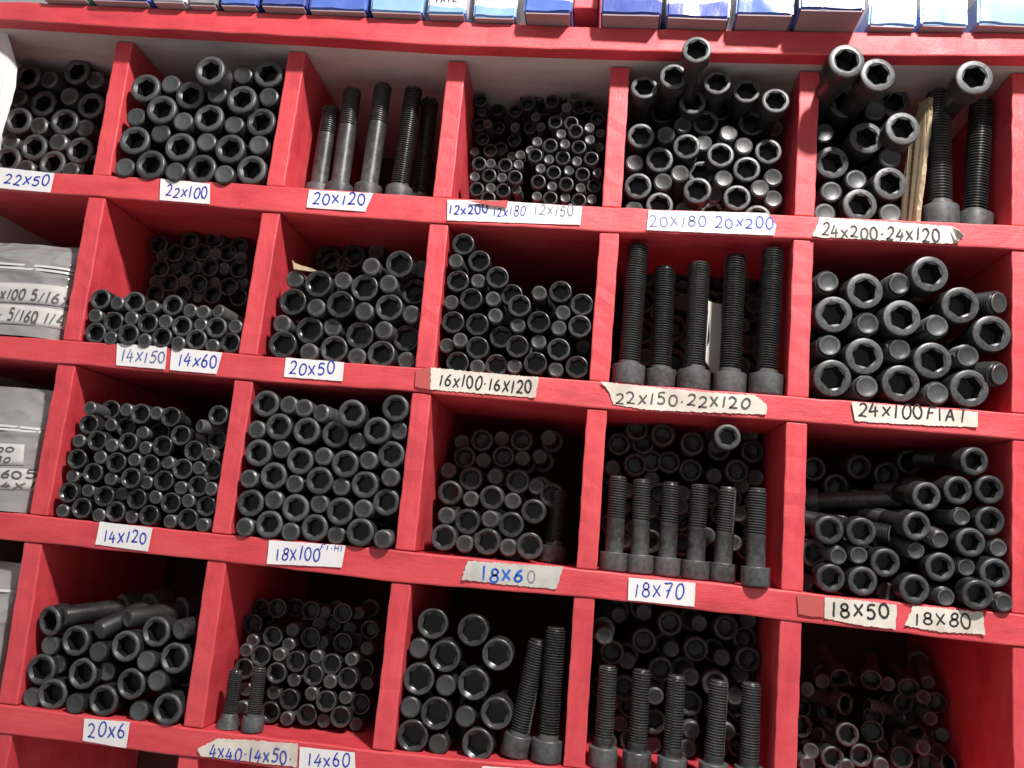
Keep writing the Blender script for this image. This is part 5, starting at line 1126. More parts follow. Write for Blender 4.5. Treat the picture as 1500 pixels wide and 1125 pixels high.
 ('r3c4', 'e', 8367, 549, 9650, -0.023, -0.998, -0.054),
 ('r2c5', 'e', 10349, 940, 11792, 0.026, -0.996, -0.087),
 ('r0c4', 'e', 9296, 566, 15723, 0.016, -1.0, -0.008),
 ('r3c4', 'e', 9034, 780, 10058, 0.026, -1.0, -0.002),
 ('r3c4', 'e', 9275, 997, 9149, -0.044, -0.999, -0.024),
 ('r0c4', 'e', 8920, 571, 15946, -0.041, -0.999, -0.029),
 ('r3c4', 'e', 9254, 917, 9893, -0.04, -0.999, 0.003),
 ('r3c4', 'e', 9324, 1052, 9328, 0.014, -1.0, 0.003),
 ('r3c4', 'e', 8421, 1000, 9103, 0.022, -0.999, -0.04),
 ('r3c4', 'e', 8088, 826, 9920, -0.038, -0.999, 0.003),
 ('r1c2', 'e', 4920, 897, 14154, 0.055, -0.998, -0.012),
 ('r2c3', 'e', 6788, 549, 11428, 0.021, -1.0, -0.009),
 ('r1c2', 'e', 4543, 915, 13984, 0.024, -1.0, 0.019),
 ('r3c4', 'e', 7963, 992, 9080, 0.006, -1.0, -0.002),
 ('r3c4', 'e', 8538, 892, 10076, 0.031, -0.999, 0.023),
 ('r3c4', 'e', 9301, 922, 10444, -0.024, -0.999, 0.04),
 ('r3c4', 'e', 8804, 890, 10364, 0.041, -0.999, 0.017),
 ('r2c4', 'e', 9092, 776, 11211, -0.008, -1.0, -0.001),
 ('r2c4', 'e', 8819, 761, 11260, 0.005, -0.999, 0.04),
 ('r3c4', 'e', 9254, 993, 10236, 0.072, -0.997, -0.011),
 ('r2c4', 'e', 9132, 766, 11513, -0.016, -1.0, -0.027),
 ('r3c4', 'e', 8071, 1045, 9264, 0.031, -0.999, 0.019),
 ('r2c3', 'e', 6342, 604, 11411, 0.011, -1.0, 0.015),
 ('r3c4', 'e', 8231, 895, 10417, -0.006, -1.0, -0.01),
 ('r2c3', 'e', 7013, 671, 11606, -0.013, -0.999, -0.035),
 ('r3c4', 'e', 7962, 1041, 9459, -0.031, -0.999, -0.027),
 ('r3c4', 'e', 7932, 1028, 9794, 0.044, -0.998, -0.054),
 ('r2c4', 'e', 8536, 789, 11536, 0.024, -0.999, -0.039),
 ('r2c4', 'e', 8546, 779, 11670, 0.045, -0.998, -0.038),
 ('r2c3', 'e', 6568, 689, 11675, 0.008, -0.996, -0.084),
 ('r2c4', 'e', 8230, 830, 11473, -0.039, -0.999, -0.001),
 ('r2c4', 'e', 9309, 1001, 11345, -0.0, -0.999, 0.054),
 ('r2c3', 'e', 6051, 707, 11701, -0.006, -1.0, 0.029),
 ('r2c4', 'e', 9318, 910, 11918, -0.013, -1.0, -0.016),
 ('r3c4', 'e', 7980, 1046, 10350, -0.015, -1.0, -0.006),
 ('r2c4', 'e', 8888, 959, 11903, 0.025, -0.999, 0.034),
 ('r2c4', 'e', 9187, 1006, 11831, 0.011, -1.0, -0.012),
 ('r2c4', 'e', 9310, 1051, 11682, -0.022, -1.0, 0.001),
 ('r2c4', 'e', 8783, 1045, 11501, 0.011, -0.999, -0.034),
 ('r2c4', 'e', 7801, 906, 11895, 0.011, -1.0, 0.026),
 ('r2c4', 'e', 7983, 1059, 11136, -0.058, -0.998, -0.014),
 ('r2c4', 'e', 8229, 978, 11809, 0.016, -1.0, -0.007),
 ('r2c4', 'e', 7985, 980, 11670, -0.038, -0.999, 0.013),
 ('r2c4', 'e', 8071, 1081, 11281, 0.056, -0.998, 0.024),
 ('r2c4', 'e', 9257, 1024, 12379, -0.007, -0.996, -0.09),
 ('r2c3', 'e', 6813, 1015, 11920, 0.017, -1.0, 0.009),
 ('r2c4', 'e', 7952, 1105, 11486, -0.042, -0.998, -0.057),
 ('r2c3', 'e', 6385, 994, 11862, 0.058, -0.998, 0.025),
 ('r2c4', 'e', 8857, 1064, 12375, 0.049, -0.999, -0.002),
 ('r2c3', 'e', 7079, 1024, 12175, -0.023, -0.999, -0.035),
 ('r2c3', 'e', 6996, 1105, 11964, -0.008, -1.0, 0.006),
 ('r2c3', 'e', 6551, 1109, 12132, -0.031, -1.0, 0.003),
 ('r2c3', 'e', 6108, 1079, 12052, 0.02, -1.0, -0.0),
 ('r3c5', 'e', 10615, 814, 9196, -0.023, -0.999, 0.042),
 ('r3c5', 'e', 11049, 911, 9391, 0.099, -0.99, 0.099),
 ('r3c5', 'e', 10058, 1044, 9377, -0.742, -0.636, 0.212),
 ('r3c5', 'e', 10737, 1153, 9333, 0.424, -0.848, 0.318),
 ('r3c5', 'e', 9947, 1009, 9810, 0.314, -0.943, 0.105),
 ('r3c5', 'e', 11319, 1251, 9329, 0.105, -0.843, 0.527),
 ('r0c3', 'h', 7349, 503, 15712, -0.036, -0.999, 0.022),
 ('r3c5', 'e', 11232, 1222, 9618, 0.029, -0.979, -0.199),
 ('r3c5', 'e', 10171, 1281, 8960, -0.227, -0.936, 0.269),
 ('r3c5', 'e', 11176, 1254, 9827, 0.059, -0.993, 0.103),
 ('r3c5', 'e', 10928, 1374, 9042, -0.243, -0.962, 0.126),
 ('r3c5', 'e', 11391, 1357, 9460, -0.342, -0.912, 0.228),
 ('r0c3', 'h', 7246, 600, 15909, -0.023, -1.0, 0.007),
 ('r0c3', 'h', 6822, 555, 15922, 0.025, -1.0, 0.002),
 ('r0c3', 'h', 6171, 620, 15330, 0.03, -0.998, -0.05),
 ('r0c3', 'h', 7136, 641, 15900, 0.011, -1.0, -0.007),
 ('r3c5', 'e', 10138, 1242, 9870, -0.292, -0.955, -0.051),
 ('r3c5', 'e', 10627, 1346, 9670, -0.889, -0.444, 0.111),
 ('r3c5', 'e', 10845, 1329, 9909, 0.1, -0.992, 0.08),
 ('r3c5', 'e', 11089, 1433, 9589, 0.482, -0.843, 0.241),
 ('r3c5', 'e', 11261, 1389, 9951, -0.104, -0.918, -0.383),
 ('r0c3', 'h', 6276, 692, 15393, -0.046, -0.998, -0.047),
 ('r0c3', 'h', 6511, 590, 16169, 0.034, -0.999, 0.002),
 ('r0c3', 'h', 6810, 626, 16191, 0.01, -1.0, 0.022),
 ('r0c3', 'h', 6540, 645, 15930, 0.001, -1.0, -0.03),
 ('r0c3', 'h', 6000, 607, 15931, -0.012, -0.999, -0.034),
 ('r0c3', 'h', 6417, 725, 15517, -0.007, -1.0, 0.015),
 ('r0c3', 'h', 6586, 728, 15681, -0.04, -0.999, 0.014),
 ('r0c3', 'h', 6000, 671, 15661, -0.003, -1.0, -0.016),
 ('r0c3', 'h', 6048, 733, 15517, 0.023, -1.0, -0.007),
 ('r0c3', 'h', 6395, 744, 15886, -0.017, -0.999, -0.027),
 ('r0c3', 'h', 6495, 731, 16107, 0.005, -1.0, 0.017),
 ('r0c3', 'h', 6000, 685, 16228, 0.027, -0.997, -0.071),
 ('r0c3', 'h', 6184, 704, 16240, 0.011, -0.999, 0.032),
 ('r0c3', 'h', 7315, 817, 16384, 0.056, -0.998, 0.009),
 ('r3c5', 'e', 10536, 1510, 9901, 0.518, -0.83, 0.207),
 ('r0c3', 'h', 6712, 849, 15975, -0.011, -1.0, 0.003),
 ('r0c3', 'h', 6200, 854, 15726, 0.006, -1.0, 0.007),
 ('r0c3', 'h', 6155, 920, 15987, -0.023, -0.998, 0.052),
 ('r0c3', 'h', 7021, 992, 16384, 0.006, -1.0, -0.006),
 ('r0c3', 'h', 6637, 1033, 16420, -0.023, -1.0, -0.011),
 ('r0c3', 'h', 6309, 1037, 16409, 0.016, -1.0, 0.002),
 ('r0c3', 'h', 6000, 1045, 16250, 0.022, -1.0, -0.02),
 ('r3c2', 'e', 5228, 864, 9837, -0.032, -0.999, 0.019),
 ('r3c2', 'e', 5134, 885, 9944, -0.063, -0.998, -0.025),
 ('r3c2', 'e', 5211, 872, 10109, -0.019, -0.999, -0.033),
 ('r3c2', 'e', 4856, 848, 10079, 0.013, -1.0, 0.006),
 ('r1c1', 'e', 3363, 931, 13684, -0.047, -0.999, -0.007),
 ('r1c1', 'e', 3316, 885, 13977, -0.005, -1.0, 0.014),
 ('r1c1', 'e', 2853, 923, 13483, -0.009, -0.999, -0.046),
 ('r1c1', 'e', 2670, 898, 13652, 0.004, -0.999, -0.036),
 ('r1c1', 'e', 3017, 941, 13665, -0.021, -1.0, 0.017),
 ('r1c1', 'e', 2997, 892, 14004, -0.005, -0.996, -0.092),
 ('r1c1', 'e', 3115, 933, 13847, 0.033, -0.999, -0.043),
 ('r1c1', 'e', 2493, 957, 13458, -0.016, -0.999, -0.031),
 ('r1c1', 'e', 2305, 914, 13633, -0.021, -0.997, 0.076),
 ('r1c1', 'e', 2794, 947, 13853, 0.058, -0.997, -0.048),
 ('r1c1', 'e', 2344, 910, 13948, 0.01, -1.0, 0.018),
 ('r1c1', 'e', 2503, 953, 13815, -0.047, -0.998, 0.03),
 ('r1c1', 'e', 2647, 944, 14001, -0.028, -1.0, 0.015),
 ('r0c3', 'e', 7075, 536, 15978, 0.011, -0.999, 0.035),
 ('r0c3', 'e', 6723, 597, 15629, -0.003, -0.999, -0.055),
 ('r0c3', 'e', 6649, 598, 15753, -0.022, -1.0, 0.022),
 ('r0c3', 'e', 6412, 668, 15296, -0.03, -1.0, -0.003),
 ('r0c3', 'e', 5989, 630, 15312, -0.006, -1.0, -0.004),
 ('r0c3', 'e', 6421, 637, 15635, -0.045, -0.998, -0.038),
 ('r0c3', 'e', 6104, 622, 15654, -0.024, -0.999, -0.028),
 ('r0c3', 'e', 6952, 706, 15828, 0.011, -1.0, 0.017),
 ('r0c3', 'e', 7226, 739, 16166, 0.014, -1.0, -0.007),
 ('r0c3', 'e', 6932, 724, 16090, 0.026, -0.999, 0.025),
 ('r0c3', 'e', 6006, 685, 15828, 0.012, -0.999, 0.035),
 ('r0c3', 'e', 6657, 728, 16078, -0.008, -1.0, 0.018),
 ('r0c3', 'e', 6060, 689, 16227, -0.01, -1.0, -0.01),
 ('r0c3', 'e', 6171, 952, 16209, 0.02, -1.0, 0.003),
]
vs = []; fs = []; mi = []; GC = {}
for (c, kd, x, y, z, nx, ny, nz) in REST:
    d, L, sc = PILE[c][:3]
    n = Vector((nx, ny, nz)).normalized(); k = DIM[d][1] * .001 * sc
    ax = n if kd == 'h' else -n
    org = Vector((x * .0001, y * .0001, z * .0001)) - n * (k if kd == 'h' else L * .001 * sc)
    M = Matrix.Translation(org) @ ax.to_track_quat('Z', 'Y').to_matrix().to_4x4() @ Matrix.Rotation(rs.uniform(0, 6.28), 4, 'Z') @ Matrix.Scale(sc, 4)
    if (d, L) not in GC: GC[d, L] = (head_geo(d, 24), shank_geo(d, L, coarse=True))
    (hv, hf, _f), (sv, sf) = GC[d, L]
    for V, F, K in ((hv, hf, [1 if q == 2 else 0 for q in _f]), (sv, sf, [0] * len(sf))):
        b = len(vs); vs += [M @ Vector(v) for v in V]; fs += [tuple(b + i for i in f) for f in F]; mi += K
me = mesh_from('small_bolts', vs, fs, [REST_STEEL, SOCKET], None, mi)
bm = bmesh.new(); bm.from_mesh(me); bmesh.ops.recalc_face_normals(bm, faces=bm.faces); bm.to_mesh(me); bm.free()
for p in me.polygons: p.use_smooth = True
me.set_sharp_from_angle(angle=math.radians(35))
tag(link('small_bolts', me), 'smaller and deeper black socket head bolts filling the gaps in the compartments', 'bolts', kind='stuff')

# ------------------------------------------------------------ paper labels on the shelf edges
LABELS = [
 ('white paper label reading 22X50 in blue handwriting', [(0.06755, 1.4562), (0.14954, 1.45165), (0.14867, 1.42938), (0.0727, 1.43161)], [('22X50', (0.09196, 1.43624), (0.14486, 1.43669), 0.01191, 0.00159, 'blue')], 'white'),
 ('white paper label reading 22X100 in blue handwriting', [(0.272, 1.45177), (0.32814, 1.44929), (0.33155, 1.4262), (0.27466, 1.42768)], [('22X100', (0.28015, 1.43188), (0.32709, 1.43214), 0.01204, 0.00139, 'blue')], 'white'),
 ('white paper label reading 20X120 in blue handwriting', [(0.43836, 1.44827), (0.50802, 1.44823), (0.50195, 1.4274), (0.43808, 1.42834)], [('20X120', (0.44359, 1.4317), (0.50093, 1.43567), 0.0122, 0.00152, 'blue')], 'white'),
 ('white label reading 12X200 in blue with brown tape along its top', [(0.58799, 1.44529), (0.65119, 1.44782), (0.65339, 1.42411), (0.58985, 1.42288)], [('12X200', (0.59068, 1.42869), (0.63186, 1.43328), 0.01011, 0.00149, 'blue'), ('12X', (0.63715, 1.43023), (0.65207, 1.43071), 0.01043, 0.00112, 'blue')], 'white'),
 ('white paper label reading 12X180 and 12X150 in faded blue handwriting', [(0.65076, 1.44705), (0.72824, 1.44565), (0.72787, 1.426), (0.65248, 1.42405)], [('180', (0.65416, 1.4312), (0.67039, 1.43213), 0.01041, 0.00111, 'bluegrey'), ('12X150', (0.67945, 1.43377), (0.72014, 1.43535), 0.01114, 0.00111, 'grey')], 'white'),
 ('white paper label reading 20X180 and 20X200 in faded blue handwriting', [(0.79587, 1.44556), (0.91337, 1.44931), (0.92323, 1.43689), (0.92165, 1.42603), (0.79517, 1.42432)], [('20X180', (0.79768, 1.42811), (0.85479, 1.43217), 0.01169, 0.00124, 'bluegrey'), ('20X200', (0.86297, 1.4312), (0.92071, 1.43315), 0.01162, 0.0013, 'blue')], 'white'),
 ('torn cream label reading 24X200 and 24X120, right end curled', [(0.96543, 1.44796), (1.00174, 1.44719), (1.03999, 1.44676), (1.09076, 1.44554), (1.10265, 1.4368), (1.09533, 1.42794), (1.05291, 1.42707), (1.0048, 1.42743), (0.95847, 1.42679)], [('24X200.24X120', (0.96735, 1.42803), (1.08058, 1.42916), 0.01253, 0.00157, 'black')], 'cream'),
 ('white paper label reading 14X150 in faded blue handwriting', [(0.25499, 1.26759), (0.30991, 1.26786), (0.31166, 1.24401), (0.25763, 1.24436)], [('14X150', (0.26158, 1.24757), (0.30985, 1.25039), 0.01231, 0.0013, 'bluegrey')], 'white'),
 ('white label reading 14X60 in blue, right beside the 14X150 label', [(0.31516, 1.26773), (0.3704, 1.26591), (0.36732, 1.24311), (0.31693, 1.24368)], [('14X60', (0.32418, 1.24928), (0.36621, 1.25022), 0.01223, 0.00144, 'blue')], 'white'),
 ('white paper label reading 20X50 in blue handwriting', [(0.4387, 1.26576), (0.50009, 1.26533), (0.50074, 1.24574), (0.43907, 1.24563)], [('20X50', (0.44375, 1.24883), (0.49155, 1.2517), 0.01277, 0.00142, 'blue')], 'white'),
 ('cream paper label reading 16X100 and 16X120 in black marker handwriting', [(0.59001, 1.26652), (0.63777, 1.26545), (0.69937, 1.26464), (0.69743, 1.24379), (0.6399, 1.24404), (0.59205, 1.24399)], [('16X100.16X120', (0.59923, 1.24858), (0.69303, 1.24744), 0.01254, 0.00153, 'black')], 'cream'),
 ('long torn cream label reading 22X150 and 22X120 in faded marker', [(0.76063, 1.26498), (0.80552, 1.26359), (0.8663, 1.26213), (0.90991, 1.26278), (0.92096, 1.25358), (0.92132, 1.24459), (0.86796, 1.24272), (0.81165, 1.2403), (0.7746, 1.24316), (0.76939, 1.25536)], [('22X150.22X120', (0.77619, 1.2443), (0.9053, 1.24968), 0.01123, 0.00149, 'darkgrey')], 'cream'),
 ('cream label reading 24X100 in black, partly covered by bolts', [(1.00023, 1.2631), (1.08298, 1.26296), (1.11511, 1.26222), (1.11511, 1.2479), (1.05891, 1.24599), (1.00445, 1.24491)], [('24X100FIAT', (1.00623, 1.24967), (1.10589, 1.25301), 0.0126, 0.00159, 'black')], 'cream'),
 ('white paper label reading 14X120 in blue handwriting', [(0.26937, 1.08364), (0.3258, 1.08234), (0.32449, 1.05885), (0.26866, 1.06082)], [('14X120', (0.27613, 1.06382), (0.32128, 1.06664), 0.01209, 0.00134, 'blue')], 'white'),
 ('white label reading 18X100 with small letters after it', [(0.44734, 1.08135), (0.52485, 1.08347), (0.5233, 1.06228), (0.44813, 1.05846)], [('18X100', (0.45583, 1.06315), (0.50061, 1.06539), 0.01248, 0.00131, 'blue'), ('F1.HI', (0.49905, 1.07711), (0.52247, 1.07731), 0.00558, 0.00092, 'blue')], 'white'),
 ('crumpled grey tape label reading 18X60 in blue and grey', [(0.64613, 1.0804), (0.68921, 1.08123), (0.73828, 1.08331), (0.73353, 1.0618), (0.68777, 1.0612), (0.64201, 1.06192)], [('18X6', (0.66057, 1.06242), (0.70122, 1.06505), 0.01217, 0.00192, 'midblue'), ('0', (0.70513, 1.06543), (0.71292, 1.06618), 0.01083, 0.00127, 'grey')], 'silver'),
 ('white paper label reading 18X70 in blue handwriting', [(0.80075, 1.07907), (0.86292, 1.08), (0.86304, 1.05832), (0.80152, 1.05833)], [('18X70', (0.80638, 1.06195), (0.85265, 1.06366), 0.01383, 0.00125, 'blue')], 'white'),
 ('cream paper label reading 18X50 in black marker handwriting', [(0.98081, 1.07868), (1.04465, 1.07802), (1.04354, 1.05633), (1.01304, 1.05647), (0.98136, 1.05958)], [('18X50', (0.98679, 1.06177), (1.03883, 1.06513), 0.01351, 0.00184, 'black')], 'cream'),
 ('cream paper label reading 18X80 in black marker handwriting', [(1.05944, 1.07874), (1.11955, 1.07862), (1.1216, 1.05959), (1.08495, 1.05768), (1.05212, 1.0601)], [('18X80', (1.06048, 1.06185), (1.1104, 1.06446), 0.01216, 0.00146, 'black')], 'cream'),
 ('small white label reading 20X6 in blue', [(0.28774, 0.89562), (0.33425, 0.89744), (0.33445, 0.8734), (0.28978, 0.87529)], [('20X6', (0.29356, 0.87948), (0.33157, 0.88183), 0.0124, 0.00136, 'blue')], 'white'),
 ('cut-cornered cream label reading 4X40 and 14X50 in blue', [(0.40546, 0.881), (0.42332, 0.89229), (0.46443, 0.89477), (0.50231, 0.89653), (0.50401, 0.87552), (0.45385, 0.87513), (0.40915, 0.87499)], [('4X40.14X50.', (0.41746, 0.87408), (0.49895, 0.87842), 0.01157, 0.00122, 'blue')], 'cream'),
 ('white label reading 14X60 in blue on the lowest shelf edge', [(0.5045, 0.89371), (0.55742, 0.89477), (0.56064, 0.87696), (0.50617, 0.87437)], [('14X60', (0.51369, 0.87766), (0.55417, 0.88136), 0.01145, 0.0012, 'blue')], 'white'),
 ('blank white paper scrap at the bottom shelf edge', [(0.67822, 0.89639), (0.70736, 0.89792), (0.7087, 0.88324), (0.67961, 0.88225)], [], 'white'),
]
def label(poly, texts, paperkind, text_label, idx):
    rnd = random.Random(idx)
    torn = paperkind != 'white'
    P = []
    for a, b in zip(poly, poly[1:] + poly[:1]):
        n = max(2, int(math.hypot(b[0] - a[0], b[1] - a[1]) / (.0018 if torn else .004)))
        for i in range(n):
            u = i / n; j = .00055 if torn else .00018
            P.append((a[0] + u * (b[0] - a[0]) + rnd.uniform(-j, j), a[1] + u * (b[1] - a[1]) + rnd.uniform(-j, j)))
    bm = bmesh.new()
    yf = -0.0033
    ring = [bm.verts.new((x, yf, z)) for x, z in P]
    f = bm.faces.new(ring)
    bmesh.ops.triangulate(bm, faces=[f])
    bmesh.ops.subdivide_edges(bm, edges=[e for e in bm.edges if e.calc_length() > .012], cuts=2, use_grid_fill=True)
    xs = [p[0] for p in P]; zs = [p[1] for p in P]; x0, x1, zb = min(xs), max(xs), min(zs)
    for v in bm.verts:                                   # loose lower edge and lifted corners
        u = (v.co.x - x0) / (x1 - x0)
        v.co.y -= .0014 * max(0, abs(u - .5) * 2 - .82) / .18 * (1 if torn else .35)
    me = bpy.data.meshes.new('paper_label'); bmesh.ops.recalc_face_normals(bm, faces=bm.faces)
    bm.to_mesh(me); bm.free(); me.materials.append(PAPER[paperkind])
    o = link('paper_label', me); m = o.modifiers.new('thick', 'SOLIDIFY'); m.thickness = .00016; m.offset = 0
    tag(o, text_label, 'label', 'handwritten labels on the shelf edges')
    for (t, p0, p1, h, pen, ink) in texts:
        def pp(u, v, off):
            s = (u - x0) / (x1 - x0)
            return (u, yf - .00025 - off - .0014 * max(0, abs(s - .5) * 2 - .82) / .18 * (1 if torn else .35), v)
        v, f = writing(t, p0, p1, h, pen, pp, rnd)
        link('handwriting', mesh_from('handwriting', v, f, INK[ink]), o)
for i, L in enumerate(LABELS): label(L[1], L[2], L[3], L[0], i)

# ------------------------------------------------------------ cartons standing on the top board
def carton_mat(name, col, col2):
    m = mat(name, col, 0.3, 0, 0.5, Coat_Weight=0.6, Coat_Roughness=0.12)
    n = noise(m, 14, 3, 0.5, sx=(1, 1, 1)); r = ramp(m, n.outputs['Fac'], [(0.42, col), (0.60, col2)])
    lk(m, r.outputs['Color'], bsdf(m).inputs['Base Color'])
    n2 = noise(m, 45, 4, 0.6, sx=(1, 1, .5)); bump(m, n2.outputs['Fac'], 0.0025, 0.25); return m
BOXC = {'blue': carton_mat('blue_carton', (0.06, 0.11, 0.50), (0.10, 0.18, 0.62)), 'pale': carton_mat('pale_blue_carton', (0.30, 0.48, 0.80), (0.42, 0.58, 0.84)),
        'navy': carton_mat('navy_carton', (0.03, 0.05, 0.30), (0.06, 0.09, 0.42)), 'green': carton_mat('green_carton', (0.12, 0.50, 0.30), (0.2, 0.6, 0.4)),
        'grey': carton_mat('grey_carton', (0.25, 0.25, 0.26), (0.33, 0.33, 0.34))}
BASEC = ply('pink_bounce_carton_base', (0.40, 0.30, 0.29), (0.30, 0.22, 0.22), (1, 1, 1))  # card base; pink bounce off the red board put into its colour
WRAP = carton_mat('white_shiny_carton_top', (0.80, 0.80, 0.82), (0.74, 0.75, 0.80))
CT = {'blue': ((0.08, 0.15, 0.50), (0.16, 0.26, 0.64)), 'pale': (( 0.24, 0.42, 0.78), (0.40, 0.57, 0.84)), 'navy': ((0.06, 0.09, 0.36), (0.14, 0.19, 0.52)),
      'green': ((0.12, 0.50, 0.30), (0.2, 0.6, 0.4)), 'grey': ((0.25, 0.25, 0.26), (0.33, 0.33, 0.34))}
def carton_skin(kind, cut, w, seed):
    """printed card in shrink film: white upper print, slanting wavy lower edge, creases"""
    m = carton_mat('carton_skin', *CT[kind])
    if cut is None: return m
    tc = nd(m, 'ShaderNodeTexCoord'); sp = nd(m, 'ShaderNodeSeparateXYZ'); lk(m, tc.outputs['Object'], sp.inputs[0])
    n = noise(m, 26 + seed % 9, 3, 0.5)
    sl = nd(m, 'ShaderNodeMath', operation='MULTIPLY_ADD'); sl.inputs[1].default_value = -(cut[1] - cut[0]) / w; lk(m, sp.outputs['X'], sl.inputs[0]); lk(m, sp.outputs['Z'], sl.inputs[2])
    wv = nd(m, 'ShaderNodeMath', operation='MULTIPLY_ADD'); wv.inputs[1].default_value = 0.016; lk(m, n.outputs['Fac'], wv.inputs[0]); lk(m, sl.outputs[0], wv.inputs[2])
    t = (cut[0] + cut[1]) / 2 + .008
    mr = nd(m, 'ShaderNodeMapRange'); mr.inputs['From Min'].default_value = t - .0006; mr.inputs['From Max'].default_value = t + .0006; lk(m, wv.outputs[0], mr.inputs['Value'])
    old = bsdf(m).inputs['Base Color'].links[0].from_socket
    mx = nd(m, 'ShaderNodeMixRGB'); mx.inputs['Color2'].default_value = (0.78, 0.78, 0.81, 1)
    lk(m, mr.outputs['Result'], mx.inputs['Fac']); lk(m, old, mx.inputs['Color1']); lk(m, mx.outputs['Color'], bsdf(m).inputs['Base Color'])
    return m
def carton(x0, x1, zb, y0, kind, cut, lab, tilt, text=None, slip=False):
    o = link('carton', None); o.location = ((x0 + x1) / 2, y0, zb); w = (x1 - x0); H = .085
    rnd = random.Random(int(x0 * 1e4)); sd = rnd.randint(0, 99)
    bm = bmesh.new(); bmesh.ops.create_cube(bm, size=1)
    for v in bm.verts: v.co = Vector((v.co.x * w, .08 + v.co.y * .16, H / 2 + v.co.z * H))
    bmesh.ops.bevel(bm, geom=list(bm.edges), offset=.0022, segments=2, affect='EDGES')
    bmesh.ops.subdivide_edges(bm, edges=[e for e in bm.edges if e.calc_length() > .02], cuts=9, use_grid_fill=True)
    for v in bm.verts:
        q = Vector((v.co.x * 34 + sd, v.co.y * 20, v.co.z * 30)); k = mnoise.noise(q) * .0022 + mnoise.noise(q * 2.7) * .0011
        v.co.y += k if text is None else k * .25
        if v.co.z > .012: v.co.x += mnoise.noise(q + Vector((9, 3, 1))) * .0012
        elif v.co.y < .01: v.co.z += abs(mnoise.noise(q * .8)) * .0022
    me = bpy.data.meshes.new('box_body'); bm.to_mesh(me); bm.free(); me.materials.append(carton_skin(kind, cut, w, sd))
    for p in me.polygons: p.use_smooth = True
    me.set_sharp_from_angle(angle=math.radians(50)); link('box_body', me, o)
    if text:
        vx, fx = writing(text[0], text[1], text[2], text[3], .0016, lambda u, v, off: (u, -.0016 - off, v), rnd)
        link('handwriting', mesh_from('handwriting', vx, fx, INK['darkgrey']), o)
    prism([boxq(-w / 2 + .002, w / 2 - .002, .0015, .15, -.0007, .0004)], 'bottom_flap', BASEC, o)
    o.rotation_euler = (0, 0, tilt)
    tag(o, lab, 'carton', 'cartons standing on the top board')
for a in [
 (0.1198, 0.1728, 1.6398, -0.038, 'green', None, 'small green carton on the top board, leftmost in the photo', -0.0065, None, False),
 (0.1786, 0.244, 1.6387, -0.0395, 'blue', None, 'flat blue carton on the top board between green and white cartons', 0.0116, None, False),
 (0.2495, 0.2862, 1.6379, -0.041, 'pale', (0.0, 0.0), 'white carton with a black mark, left end of the top board', -0.0048, ('0', (-0.004, 0.004), (0.006, 0.004), 0.012), False),
 (0.2887, 0.3207, 1.6376, -0.038, 'grey', None, 'dark grey carton end between white and blue cartons', -0.0085, None, False),
 (0.3251, 0.3666, 1.6372, -0.0395, 'blue', (0.028, 0.03), 'narrow plain blue carton right of the grey carton', 0.0037, None, False),
 (0.3715, 0.4206, 1.6368, -0.041, 'navy', (0.03, 0.034), 'deep blue carton with a bright plastic edge, third from the grey carton', 0.0097, None, False),
 (0.4234, 0.4861, 1.6359, -0.038, 'blue', (0.022, 0.026), 'wide blue carton above the 20X120 compartment', -0.001, None, False),
 (0.4912, 0.5469, 1.6346, -0.0395, 'pale', (0.024, 0.026), 'light blue carton left of the one marked 4X12', 0.0127, None, False),
 (0.5522, 0.5928, 1.6335, -0.041, 'pale', (0.008, 0.006), 'white topped carton with 4X12 handwritten on it', -0.0194, ('4X12', (-0.014, 0.013), (0.012, 0.014), 0.012), False),
 (0.6006, 0.6452, 1.633, -0.038, 'pale', (0.011, 0.011), 'pale carton with white top, right of the 4X12 carton', -0.0, None, False),
 (0.6546, 0.7034, 1.6325, -0.05, 'blue', (0.021, 0.012), 'blue and white carton just left of the upper red post', -0.0048, None, False),
 (0.7328, 0.7933, 1.6321, -0.052, 'navy', (0.018, 0.016), 'blue carton in torn shiny wrap just right of the red post', -0.0174, None, False),
 (0.7986, 0.8612, 1.6332, -0.048, 'navy', (0.012, 0.02), 'purple blue carton second to the right of the red post', 0.0166, None, False),
 (0.8662, 0.922, 1.6343, -0.055, 'blue', (0.019, 0.014), 'carton with broad white front above the 20X200 compartment', -0.0143, None, False),
 (0.9251, 0.9865, 1.6354, -0.064, 'navy', (0.024, 0.026), 'deep blue shiny carton casting the longest shadow on the board', -0.0118, None, False),
 (0.9983, 1.0441, 1.6372, -0.038, 'pale', (0.02, 0.016), 'light blue carton above the 24X200 label', 0.0151, None, False),
 (1.0472, 1.0923, 1.6385, -0.0395, 'pale', (0.019, 0.019), 'pale blue and white carton second from the right end', 0.0184, None, False),
 (1.0998, 1.1543, 1.6401, -0.041, 'pale', (0.026, 0.026), 'light blue carton cut by the right edge of the photo', 0.0173, None, False),
]: carton(*a)

